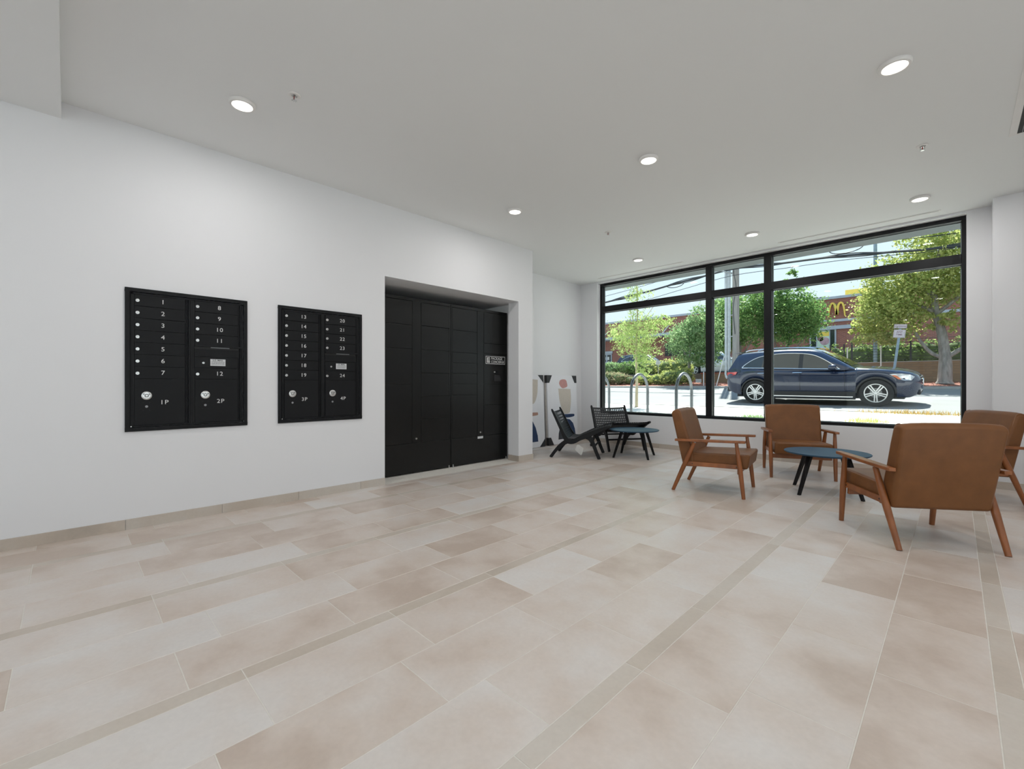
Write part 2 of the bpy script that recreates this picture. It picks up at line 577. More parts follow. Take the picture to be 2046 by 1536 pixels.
mb = MB()
holed(mb, 'x', -4.54, WX, (-4.2, 4.76), (-0.02, H),
      [(2.409, 4.469, -0.02, 2.24), (0.32, 1.08, 0.745, 1.775), (1.365, 2.12, 0.745, 1.775)])
mb.box(-5.45, -4.54, 4.62, 4.76, -0.02, H)
struct(mb.build('wall_left', M['wall']))
nb = MB()
nb.box(-5.45, -5.38, 2.25, 4.62, 0, 2.6)
nb.box(-5.45, -4.5401, 2.25, 2.40, 0, 2.6)
nb.box(-5.45, -4.5401, 4.56, 4.6199, 0, 2.6)
nb.box(-5.45, -4.5401, 2.25, 4.62, 2.24, 2.6)
struct(nb.build('wall_niche', M['niche']))
struct(box('wall_alcove', M['wall'], AX - 0.2, AX, 4.76, WY + 0.27, -0.02, H))
mb = MB()
holed(mb, 'y', WY, WY + 0.24, (AX - 0.2, 3.6), (-0.02, H), [(-4.803, 0.079, 0.535, 2.988)])
struct(mb.build('wall_front', M['wall']))
struct(box('wall_pier', M['wall'], 0.27, 1.05, 6.79, WY, 0, H))
mb = MB()
holed(mb, 'x', 3.4, 3.6, (-4.2, WY + 0.24), (-0.02, H), [(-2.1, 3.3, 0.1, 2.8)])
struct(mb.build('wall_right', M['wall']))
mb = MB()
holed(mb, 'y', -4.4, -4.2, (-4.54, 3.6), (-0.02, H), [(-2.7, 3.1, 0.1, 2.85)])
struct(mb.build('wall_back', M['wall']))
struct(box('ceiling', M['ceiling'], AX - 0.2, 3.6, -4.4, WY + 0.24, H, H + 0.2))
struct(MB().box(WX, 3.4, -4.2, -0.03, 2.897, H).build('ceiling_bulkhead', M['ceiling']))
struct(box('ceiling_exterior', M['soffit'], -6.25, 8.0, -4.8, 9.6, 3.44, 3.60))
struct(box('wall_exterior', M['cladding'], -6.25, 8.0, -4.8, 9.6, 3.60, 8.0))
struct(MB().box(-6.25, AX - 0.2, 7.12, 7.32, -0.1, 3.44).box(3.6, 8.0, 7.12, 7.32, -0.1, 3.44)
       .box(AX - 0.2, 3.6, 7.12, 7.32, H + 0.2, 3.44).build('wall_facade', M['cladding']))

# floor: one slab of grout, tiles laid on it one by one
floor = struct(box('floor', M['grout'], -5.45, 3.6, -4.4, WY + 0.1, -0.12, -0.0012))
PITCH, TW, SW, TL = 1.0, 0.3087, 0.0739, 0.610
OFF = {0: 0.302, 1: 0.463}
G = 0.0035


def inframe(x, y, mrg=1.0):
    d = (y - x) / math.sqrt(2)
    if d < 0.35:
        return False
    px = 1023 + 888 * ((x + y) / math.sqrt(2)) / d
    py = 769 + 888 * 1.07 / d
    return -30 < px < 2076 and py < 1560


rest = MB()
tile_cache = {}


def lay(x0, x1, y0, y1, kind):
    """one floor tile, cut to the room's outline"""
    segs = [(x0, x1, y0, y1)]
    out = []
    for a, b, c, d in segs:
        # alcove widens the floor beyond the end of the left wall, niche beyond its opening
        if b <= WX + 0.02:
            out.append((max(a, AX), b, max(c, 4.76), d))
            if a > -4.70:
                out.append((a, b, max(c, 2.41), min(d, 4.469)))
        elif a < WX:
            out.append((WX, b, c, min(d, 4.76)))
            out.append((a, b, max(c, 4.76), d))
        else:
            out.append((a, b, c, d))
    for a, b, c, d in out:
        d = min(d, WY); c = max(c, -4.2); b = min(b, 3.4)
        if b - a < 0.02 or d - c < 0.02:
            continue
        vis = any(inframe(x, y) for x in (a, (a + b) / 2, b) for y in (c, (c + d) / 2, d)) and a < 1.1
        if not vis:
            rest.box(a + G / 2, b - G / 2, c + G / 2, d - G / 2, -0.010, 0)
            continue
        w, l = round(b - a - G, 4), round(d - c - G, 4)
        key = (w, l, kind)
        if key not in tile_cache:
            q = MB()
            w2, l2 = w / 2, l / 2
            e2 = 0.0015
            q.hexa([(-w2, -l2, -0.01), (w2, -l2, -0.01), (w2, l2, -0.01), (-w2, l2, -0.01)],
                   [(-w2, -l2, -0.0008), (w2, -l2, -0.0008), (w2, l2, -0.0008), (-w2, l2, -0.0008)])
            q.f.pop(1)
            o8 = len(q.v)
            q.v += [(-w2 + e2, -l2 + e2, 0), (w2 - e2, -l2 + e2, 0), (w2 - e2, l2 - e2, 0), (-w2 + e2, l2 - e2, 0)]
            q.f += [(8, 9, 10, 11), (4, 5, 9, 8), (5, 6, 10, 9), (6, 7, 11, 10), (7, 4, 8, 11)]
            o = q.build('floor_tile' if kind == 'tile' else 'border_strip_tile', M[kind], floor)
            tile_cache[key] = o
        else:
            o = tile_cache[key].copy()
            COL.objects.link(o)
        o.location = ((a + b) / 2, (c + d) / 2, 0)


S0 = -1.905     # left edge of a border strip
for g in range(-4, 6):
    sx = S0 + g * PITCH
    par = g % 2
    rows = [('strip', sx, sx + SW, par if False else None)]
    k0 = 1 if g % 2 == 0 else 0     # parity of the row right of this strip
    for j in range(4):
        if j == 0:
            a, b, kd, o = sx, sx + SW, 'strip', OFF[k0]
        else:
            a = sx + SW + (j - 1) * TW
            b, kd = a + TW, 'tile'
            o = OFF[(k0 + (j - 1)) % 2]
        if b < AX - 0.3 or a > 3.5:
            continue
        y = o - 8 * TL
        while y < WY:
            if y + TL > -4.2:
                lay(a, b, y, y + TL, kd)
            y += TL
stuff(rest.build('floor_tiles', M['tile'], floor))

# baseboards, tile by tile
BH, BT = 0.076, 0.009


def baseboard(name, axis, face, sgn, u0, u1, off=0.302):
    """runs along u; axis x: board against plane X=face"""
    root = MB()
    o = None
    e = bpy.data.objects.new(name, None)
    COL.objects.link(e)
    struct(e)
    y = off - 10 * TL
    while y < u1:
        a, b = max(y, u0), min(y + TL, u1)
        if b - a > 0.01:
            m2 = MB()
            if axis == 'x':
                m2.box(face, face + sgn * BT, a + 0.0015, b - 0.0015, 0, BH)
            else:
                m2.box(a + 0.0015, b - 0.0015, face, face + sgn * BT, 0, BH)
            m2.build('baseboard_tile', M['base'], e)
        y += TL


baseboard('baseboard_left', 'x', WX, 1, -4.2, 2.409)
baseboard('baseboard_corner', 'x', WX, 1, 4.469, 4.76 + BT, 4.469)
baseboard('baseboard_jamb', 'y', 4.469, -1, -4.54, WX + BT, -4.6)
baseboard('baseboard_return', 'y', 4.76, 1, AX, WX + BT)
baseboard('baseboard_alcove', 'x', AX, 1, 4.76 + BT, WY, 4.9)
baseboard('baseboard_front', 'y', WY, -1, AX + BT, 0.27, 0.1)
baseboard('baseboard_pier', 'y', 6.79, -1, 0.27, 1.05, 0.27)
baseboard('baseboard_right', 'x', 3.4, -1, -4.2, WY)

# street window
FY0, FY1 = 7.18, 7.29
ZB, ZT = 0.536, 2.985


def window(name, axis, u0, u1, z0, z1, f0, f1, verticals, transom, fw=0.045):
    r = bpy.data.objects.new(name, None)
    COL.objects.link(r)
    struct(r)

    def bx(nm, m, a, b, c, d, p0=f0, p1=f1, bevel=0.002):
        if axis == 'y':
            return box(nm, m, a, b, p0, p1, c, d, r, bevel=bevel)
        return box(nm, m, p0, p1, a, b, c, d, r, bevel=bevel)
    bx('frame_rail', M['frame'], u0, u1, z1 - fw, z1)
    bx('frame_rail', M['frame'], u0, u1, z0, z0 + fw - 0.005)
    bx('frame_jamb', M['frame'], u0, u0 + fw, z0 + fw - 0.005, z1 - fw)
    bx('frame_jamb', M['frame'], u1 - fw + 0.008, u1, z0 + fw - 0.005, z1 - fw)
    edges = [u0 + fw]
    for a, b in verticals:
        bx('mullion', M['frame'], a, b, z0 + fw - 0.005, z1 - fw)
        edges += [a, b]
    edges.append(u1 - fw + 0.008)
    gm = (f0 + f1) / 2 + 0.02
    for i in range(0, len(edges), 2):
        a, b = edges[i], edges[i + 1]
        zz = [z0 + fw - 0.005]
        if transom:
            bx('transom', M['frame'], a, b, *transom)
            zz += list(transom)
        zz.append(z1 - fw)
        for j in range(0, len(zz), 2):
            c, d = zz[j], zz[j + 1]
            g = bx('glass_pane', M['glass'], a, b, c, d, gm - 0.004, gm + 0.004, 0)
            s = MB()
            t = 0.009
            for q in ((a, a + t, c, d), (b - t, b, c, d), (a + t, b - t, c, c + t), (a + t, b - t, d - t, d)):
                if axis == 'y':
                    s.box(q[0], q[1], gm + 0.006, gm + 0.016, q[2], q[3])
                else:
                    s.box(gm + 0.006, gm + 0.016, q[0], q[1], q[2], q[3])
            s.build('glazing_bead', M['gasket'], r)
    return r


window('window_1', 'y', -4.803, 0.079, ZB, ZT, FY0, FY1, [(-2.823, -2.728), (-1.987, -1.889)], (2.447, 2.558))
window('added_window_back', 'y', -2.7, 3.1, 0.1, 2.85, -4.36, -4.27, [(-0.8, -0.74), (1.1, 1.16)], (2.2, 2.28))  # unseen back glazing, added to let light into the room
window('added_window_right', 'x', -2.1, 3.3, 0.1, 2.8, 3.45, 3.54, [(-0.3, -0.24), (1.5, 1.56)], (2.2, 2.28))  # glazed opening out of view on the right, added for its light

# ------------------------------------------------------------------ ceiling fittings
def downlight(label, x, y, z=H):
    t = thing('ceiling_downlight', label, 'ceiling light', (x, y, z), 0, 'round downlights in the ceiling')
    MB().lathe([(0.0, -0.0005), (0.082, -0.0005), (0.082, -0.010), (0.076, -0.020), (0.064, -0.022), (0.062, -0.017),
                (0.0, -0.017)], seg=40).build('lamp_ring', M['lampring'], t, smooth=True)
    MB().lathe([(0.0, -0.0205), (0.061, -0.0205), (0.061, -0.0175), (0, -0.0175)], seg=32).build('lens', M['lens'], t)
    l = bpy.data.lights.new('downlight_lamp', 'AREA')
    l.shape = 'DISK'
    l.size = 0.11
    l.energy = LAMP_W
    l.color = (1.0, 0.972, 0.962)
    o = bpy.data.objects.new('downlight_lamp', l)
    COL.objects.link(o)
    o.parent = t
    o.location = (0, 0, -0.024)
    return t


for x, y, lab in [
    (-3.478, 0.851, 'round white downlight above the numbered mailboxes, beside a sprinkler'),
    (-3.469, 3.516, 'round white downlight in front of the tall black lockers'),
    (-3.472, 6.223, 'round white downlight by the corner nearest the black woven chairs'),
    (-1.865, 3.521, 'round white downlight near the middle of the ceiling'),
    (-1.850, 6.202, 'round white downlight above the leather chairs, near the start of the longer slot diffuser'),
    (-0.264, 3.541, 'large-looking round downlight nearest the camera at the upper right'),
    (-0.268, 6.248, 'round white downlight at the right end of the window, by the pier'),
]:
    downlight(lab, x, y)
for x, y, z, lab in [(-1.87, 0.85, H, 'above the camera, level with the mailbox downlight'), (-0.27, 0.85, H, 'just right of the camera'),
                     (1.4, 0.85, H, 'beyond the right edge, beside the camera'), (1.4, 3.54, H, 'beyond the right edge, past the wide slot diffuser'),
                     (2.6, 3.54, H, 'by the right-hand wall'), (-3.4, -1.9, 2.897, 'in the lowered ceiling by the mailbox wall'),
                     (-1.0, -1.9, 2.897, 'in the middle of the lowered ceiling'),
                     (1.4, -1.9, 2.897, 'in the lowered ceiling nearest the right-hand wall')]:
    downlight('added unseen round white downlight ' + lab, x, y, z)  # ceiling lights out of view, added to carry the room's light


def sprinkler(label, x, y):
    t = thing('ceiling_sprinkler', label, 'sprinkler', (x, y, H), 0, 'fire sprinklers in the ceiling')
    MB().lathe([(0.018, -0.0005), (0.040, -0.0005), (0.040, -0.003), (0.034, -0.007), (0.020, -0.007), (0.018, -0.0005)],
               seg=28).build('escutcheon', M['lampring'], t, smooth=True)
    q = MB().cyl((0, 0, -0.001), (0, 0, -0.012), 0.009, 12)
    q.tube([(0.011, 0, -0.010), (0.014, 0, -0.024), (0.004, 0, -0.036)], 0.0028, 6)
    q.tube([(-0.011, 0, -0.010), (-0.014, 0, -0.024), (-0.004, 0, -0.036)], 0.0028, 6)
    q.build('sprinkler_frame', M['chrome'], t, smooth=True)
    MB().cyl((0, 0, -0.012), (0, 0, -0.035), 0.0035, 8).build('glass_bulb', M['redbulb'], t, smooth=True)
    d = MB().cyl((0, 0, -0.036), (0, 0, -0.0385), 0.010, 16)
    for k in range(8):
        a = k * PI / 4
        d.tube([(0.008 * math.cos(a), 0.008 * math.sin(a), -0.037), (0.017 * math.cos(a), 0.017 * math.sin(a), -0.038)],
               0.002, 4)
    d.build('deflector', M['chrome'], t)


sprinkler('white ceiling sprinkler just right of the downlight above the mailboxes', -3.134, 1.073)
sprinkler('white ceiling sprinkler at the right, between two downlights', -0.195, 4.902)
sprinkler('small distant ceiling sprinkler between the locker downlight and the corner downlight', -3.13, 4.857)


def slot(name_label, x0, x1, y0, y1, dark, w=0.012):
    """linear diffuser: flange with an open dark slot"""
    cx, cy = (x0 + x1) / 2, (y0 + y1) / 2
    t = thing('slot_diffuser', name_label, 'air vent', (cx, cy, H), 0, 'linear slot diffusers in the ceiling')
    a, b, c, d = x0 - cx, x1 - cx, y0 - cy, y1 - cy
    long_x = (x1 - x0) > (y1 - y0)
    m2 = MB()
    e = 0.02
    if long_x:
        s0, s1 = dark[0] - cy, dark[1] - cy
        m2.box(a, b, c, s0, -0.004, -0.0005).box(a, b, s1, d, -0.004, -0.0005)
        m2.box(a, a + e, s0, s1, -0.004, -0.0005).box(b - e, b, s0, s1, -0.004, -0.0005)
        m2.build('flange', M['lampring'], t)
        box('dark_slot', M['darkslot'], a + e, b - e, s0, s1, -0.0018, -0.0006, t)
    else:
        s0, s1 = dark[0] - cx, dark[1] - cx
        m2.box(a, s0, c, d, -0.004, -0.0005).box(s1, b, c, d, -0.004, -0.0005)
        m2.box(s0, s1, c, c + e, -0.004, -0.0005).box(s0, s1, d - e, d, -0.004, -0.0005)
        m2.build('flange', M['lampring'], t)
        box('dark_slot', M['darkslot'], s0, s1, c + e, d - e, -0.0018, -0.0006, t)
        box('blade', M['gasket'], (s0 + s1) / 2 - 0.002, (s0 + s1) / 2 + 0.002, c + e, d - e, -0.004, -0.0018, t)


slot('white slot diffuser with a thin dark line over the left third of the window', -4.62, -3.05, 6.835, 6.90,
     (6.852, 6.862))
slot('white slot diffuser with a thin dark line over the widest window pane', -1.72, -0.12, 6.835, 6.90, (6.850, 6.864))
slot('wide slot diffuser with a black opening cut by the right edge of the view', 0.288, 0.43, 3.4, 5.20, (0.330, 0.385))


# ------------------------------------------------------------------ mailboxes
def mailbox(label, y0, nums, pnums):
    z0 = 0.723
    t = thing('mailbox_panel', label, 'mailbox', (WX, y0, z0), 0, 'numbered mailbox panels set in the white wall')
    Wd, Hd = 0.80, 1.071
    X0 = 0.0
    # trim frame, proud of the wall, and the body set in the wall
    f = MB()
    a = 0.028
    f.box(0.0005, 0.014, 0, Wd, Hd - a, Hd).box(0.0005, 0.014, 0, Wd, 0, a)
    f.box(0.0005, 0.014, 0, a, a, Hd - a).box(0.0005, 0.014, Wd - a, Wd, a, Hd - a)
    f.build('trim_frame', M['box'], t, bevel=0.0015)
    i = MB()
    b = 0.034
    i.box(-0.01, 0.010, b, b + 0.014, b, Hd - b).box(-0.01, 0.010, Wd - b - 0.014, Wd - b, b, Hd - b)
    i.box(-0.01, 0.010, b, Wd - b, Hd - b - 0.012, Hd - b).box(-0.01, 0.010, b, Wd - b, b, b + 0.008)
    i.build('inner_frame', M['box'], t, bevel=0.0012)
    box('cabinet_body', M['boxdark'], -0.19, -0.006, 0.030, Wd - 0.030, 0.030, Hd - 0.030, t)
    dv = MB()
    dv.box(-0.008, 0.013, 0.384, 0.396, 0.042, Hd - 0.046)
    dv.box(-0.008, 0.008, 0.397, 0.418, 0.042, Hd - 0.046)
    dv.box(-0.008, 0.007, 0.366, 0.372, 0.042, Hd - 0.046)
    dv.box(-0.008, 0.007, 0.375, 0.381, 0.042, Hd - 0.046)
    dv.build('centre_hinge_post', M['box'], t, bevel=0.001)
    hr = MB()
    hr.box(-0.008, 0.007, 0.733, 0.739, 0.042, Hd - 0.046)
    hr.box(-0.008, 0.009, 0.742, 0.750, 0.042, Hd - 0.046)
    hr.build('right_hinge', M['box'], t, bevel=0.001)

    def door(c0, c1, zb, zt, num=None, lock='small'):
        d = MB().box(-0.005, 0.007, c0, c1, zb + 0.0018, zt - 0.0018).build('door' if num else 'outgoing_mail_door',
                                                                            M['box'], t, bevel=0.0014)
        zc = (zb + zt) / 2
        if lock == 'small':
            MB().lathe([(0, 0), (0.0125, 0), (0.0125, 0.003), (0.011, 0.005), (0.0, 0.0055)], (0.007, c0 + 0.017, zc - 0.004), 20, 'x') \
                .build('lock', M['chrome'], d, smooth=True)
            MB().box(0.0124, 0.0128, c0 + 0.0125, c0 + 0.0215, zc - 0.005, zc - 0.0032).build('keyhole', M['ink'], d)
        if num and lock == 'small':
            text('number', num, 0.047, M['white_ink'], (0.0074, c0 + 0.168, zc), ROT_X, d, sx=1.05, space=1.12)
        return d
    zs = [1.033, 0.938, 0.846, 0.758, 0.665, 0.576, 0.486, 0.394]
    zs = [1.030 - k * (1.030 - 0.394) / 7 for k in range(8)]
    for k in range(7):
        door(0.055, 0.362, zs[k + 1], zs[k], nums[k])
    for k in range(4):
        door(0.427, 0.731, zs[k + 1], zs[k], nums[7 + k])
    # outgoing slot, its hood, the master door with label
    s = box('mail_slot', M['boxdark'], -0.004, 0.003, 0.424, 0.735, 0.640, 0.664, t)
    box('slot_hood', M['box'], 0.002, 0.020, 0.424, 0.752, 0.658, 0.670, t, bevel=0.001)
    box('slot_light_strip', M['gasket'], 0.003, 0.0045, 0.535, 0.668, 0.651, 0.659, t)
    box('slot_plate', M['box'], -0.005, 0.0065, 0.424, 0.735, 0.578, 0.640, t, bevel=0.001)
    d = door(0.424, 0.731, zs[6], 0.576, None, None)
    MB().lathe([(0, 0), (0.0085, 0), (0.0085, 0.003), (0.0, 0.004)], (0.007, 0.484, 0.527), 16, 'x').build('lock', M['chrome'], d, smooth=True)
    MB().box(0.0108, 0.0112, 0.478, 0.490, 0.526, 0.528).build('keyhole', M['ink'], d)
    MB().box(0.007, 0.0076, 0.531, 0.638, 0.505, 0.560).build('mail_label', M['label'], d, bevel=0.0003)
    text('label_print', 'U.S. MAIL', 0.0185, M['ink'], (0.0079, 0.584, 0.5505), ROT_X, d, bold=0.0003)
    lp = MB()
    for r in range(4):
        x = 0.541
        zz = 0.5365 - r * 0.0072
        while x < 0.628:
            w = random.uniform(0.004, 0.011)
            lp.box(0.0076, 0.0079, x, min(x + w, 0.630), zz, zz + 0.0028)
            x += w + 0.003
    lp.build('label_small_print', M['ink'], d)
    door(0.427, 0.731, zs[7], zs[6], nums[11])
    # parcel compartments
    for c0, c1, pn in ((0.055, 0.362, pnums[0]), (0.427, 0.731, pnums[1])):
        d = door(c0, c1, 0.044, zs[7], pn, None)
        yc = c0 + 0.070
        MB().lathe([(0, 0), (0.0315, 0), (0.0315, 0.003), (0.029, 0.0045), (0.020, 0.0048), (0.0, 0.0048)], (0.007, yc, 0.267), 32, 'x') \
            .build('arrow_lock_plate', M['chrome'], d, smooth=True)
        MB().lathe([(0.011, 0), (0.0125, 0.001), (0.0135, 0)], (0.0119, yc, 0.267), 28, 'x').build('lock_ring', M['ink'], d)
        MB().lathe([(0, 0.004), (0.006, 0.004), (0.010, 0)], (0.0118, yc, 0.267), 20, 'x').build('lock_core', M['chrome'], d, smooth=True)
        for sg in (-1, 1):
            MB().prism([(yc + sg * 0.018 + 0.0025, 0.272), (yc + sg * 0.018 - 0.0025, 0.272),
                        (yc + sg * 0.021 - 0.0025 - sg * 0.006, 0.282), (yc + sg * 0.021 + 0.0025 - sg * 0.006, 0.282)],
                       0.0117, 0.0122, 'x').build('lock_window', M['ink'], d)
        MB().lathe([(0, 0.0005), (0.009, 0.0005), (0.009, 0)], (0.007, yc, 0.184), 18, 'x').build('key_port', M['gasket'], d)
        hl = MB()
        for dy, dz in ((-0.019, 0.03), (0.019, 0.03), (-0.019, -0.03), (0.019, -0.03)):
            hl.lathe([(0, 0.0005), (0.0028, 0.0005), (0.0028, 0)], (0.007, yc + dy, 0.184 + dz), 8, 'x')
        hl.build('screw_hole', M['boxdark'], d)
        text('number', pn, 0.047, M['white_ink'], (0.0074, c0 + 0.176, 0.213), ROT_X, d, sx=1.05, space=1.15)
    for yy in (0.031, 0.770):
        MB().lathe([(0, 0.002), (0.004, 0.002), (0.005, 0)], (0.010, yy + 0.004, 0.038), 10, 'x').build('screw', M['chrome'], t)
    return t


mailbox('larger-looking black mailbox panel numbered 1 to 12 with parcel doors 1P and 2P', 0.298,
        [str(k) for k in range(1, 13)], ('1P', '2P'))
mailbox('black mailbox panel numbered 13 to 24 with parcel doors 3P and 4P', 1.3435,
        [str(k) for k in range(13, 25)], ('3P', '4P'))

# ------------------------------------------------------------------ parcel lockers
LX = -4.64


def locker(label, y0, y1, cols, post, kiosk=False):
    t = thing('parcel_locker', label, 'locker', (LX, y0, 0), 0, 'black parcel lockers standing in the wall niche')
    w = y1 - y0
    box('cabinet', M['locker'], -0.60, -0.012, 0, w, 0.012, 2.12, t, bevel=0.002)
    fr = MB()
    fr.box(-0.012, 0, 0, w, 2.085, 2.12)
    fr.box(-0.012, 0, 0, 0.022, 0.37, 2.085).box(-0.012, 0, w - 0.022, w, 0.37, 2.085)
    fr.build('front_frame', M['locker'], t, bevel=0.0015)
    box('base_panel', M['locker'], -0.0115, 0.002, 0.002, w - 0.002, 0.012, 0.367, t, bevel=0.002)
    box('centre_post', M['locker'], -0.0115, 0.0015, post[0] - y0, post[1] - y0, 0.371, 2.084, t, bevel=0.002)
    MB().lathe([(0, 0.012), (0.010, 0.012), (0.012, 0.008), (0.012, 0)], (0.0015, (post[0] + post[1]) / 2 - y0 - 0.01, 0.42), 16, 'x') \
        .build('knob', M['chrome'], t, smooth=True)
    for c0, c1, zs, skip in cols:
        for i in range(len(zs) - 1):
            if (i in skip):
                continue
            box('door', M['locker'], -0.0115, 0.001, c0 - y0 + 0.002, c1 - y0 - 0.002, zs[i + 1] + 0.0032, zs[i] - 0.0032, t, bevel=0.0016)
    for yy in (0.03, w - 0.03):
        MB().cyl((0.006, yy, 0.0), (0.006, yy, 0.012), 0.012, 14).cyl((0.006, yy, 0.012), (0.006, yy, 0.036), 0.006, 10) \
            .build('levelling_foot', M['chrome'], t, smooth=True)
    return t


locker('left-hand black steel parcel locker with plain doors and no sign', 2.452, 3.514,
       [(2.478, 2.940, [2.083, 1.790, 1.503, 1.077, 0.370], ()), (3.064, 3.492, [2.083, 1.799, 1.507, 1.218, 0.933, 0.645, 0.370], ())],
       (2.943, 3.061))
L2 = locker('right-hand black steel parcel locker with a lettered sign and a screen recess', 3.520, 4.540,
            [(3.542, 3.966, [2.083, 1.789, 1.499, 1.361, 1.222, 1.082, 0.935, 0.370], ()),
             (4.087, 4.518, [2.083, 1.650, 1.507, 1.083, 0.793, 0.370], (2,))], (3.969, 4.084), True)
y0 = 3.520
k = MB()
ka, kb = 4.087 - y0 + 0.002, 4.518 - y0 - 0.002
ra, rb, rc, rd = 4.272 - y0, 4.484 - y0, 1.109, 1.344
holed(k, 'x', -0.0115, 0.001, (ka, kb), (1.0852, 1.5048), [(ra, rb, rc, rd)])
k.build('kiosk_panel', M['locker'], L2)
rc_ = MB()
rc_.hexa([(-0.0110, ra, rc), (-0.0110, rb, rc), (-0.0105, rb, rc), (-0.0105, ra, rc)],
         [(-0.0110, ra, rd), (-0.0110, rb, rd), (-0.0105, rb, rd), (-0.0105, ra, rd)])
o = rc_.build('screen_recess', M['darkslot'], L2)
scr = MB().prism([(ra + 0.012, rc + 0.012), (rb - 0.055, rc + 0.012), (rb - 0.095, rc + 0.105), (ra + 0.012, rc + 0.105)], -0.0104, -0.004, 'x')
scr.build('keypad_shelf', M['clad'], L2, bevel=0.001)
MB().box(-0.0104, 0.004, ra + 0.005, ra + 0.03, rc + 0.135, rc + 0.155).build('card_reader', M['chrome'], L2, bevel=0.002)
MB().box(-0.0104, 0.002, ra + 0.04, ra + 0.10, rc + 0.120, rc + 0.160).build('screen_bezel', M['box'], L2, bevel=0.002)
for a, b in ((0, 0), (0.02, 0.0), (0.01, 0.012), (0.0, 0.024), (0.02, 0.024)):
    MB().lathe([(0, 0.001), (0.0045, 0.001), (0.0045, 0)], (0.001, 4.195 - y0 + a, 1.128 + b), 8, 'x').build('speaker_hole', M['darkslot'], L2)
sg = MB()
sa, sb, sc_, sd = 4.121 - y0, 4.492 - y0, 1.366, 1.476
holed(sg, 'x', 0.0012, 0.0030, (sa, sb), (sc_, sd), [(sa + 0.006, sb - 0.006, sc_ + 0.006, sd - 0.006)])
plate = MB().box(0.0010, 0.0022, sa, sb, sc_, sd).build('sign_plate', M['box'], L2, bevel=0.0005)
sg.build('sign_border', M['white_ink'], plate)
text('sign_lettering', 'PACKAGE', 0.050, M['white_ink'], (0.0026, sa + 0.100, 1.443), ROT_X, plate, align='LEFT', sx=0.98)
text('sign_lettering', 'CONCIERGE', 0.050, M['white_ink'], (0.0026, sa + 0.100, 1.397), ROT_X, plate, align='LEFT', sx=0.90)
lg = MB().box(0.0022, 0.003, sa + 0.024, sa + 0.042, 1.382, 1.458).box(0.0022, 0.003, sa + 0.046, sa + 0.076, 1.448, 1.458)
lg.box(0.0022, 0.003, sa + 0.068, sa + 0.076, 1.424, 1.447).box(0.0022, 0.003, sa + 0.046, sa + 0.076, 1.415, 1.423)
lg.box(0.0022, 0.003, sa + 0.046, sa + 0.054, 1.430, 1.441).box(0.0022, 0.003, sa + 0.046, sa + 0.054, 1.382, 1.408)
lg.box(0.0022, 0.003, sa + 0.058, sa + 0.076, 1.382, 1.408)
lg.build('sign_logo', M['white_ink'], plate)
MB().box(0.002, 0.0028, 3.972 - y0, 4.070 - y0, 0.334, 0.364).build('rating_label', M['label'], L2)

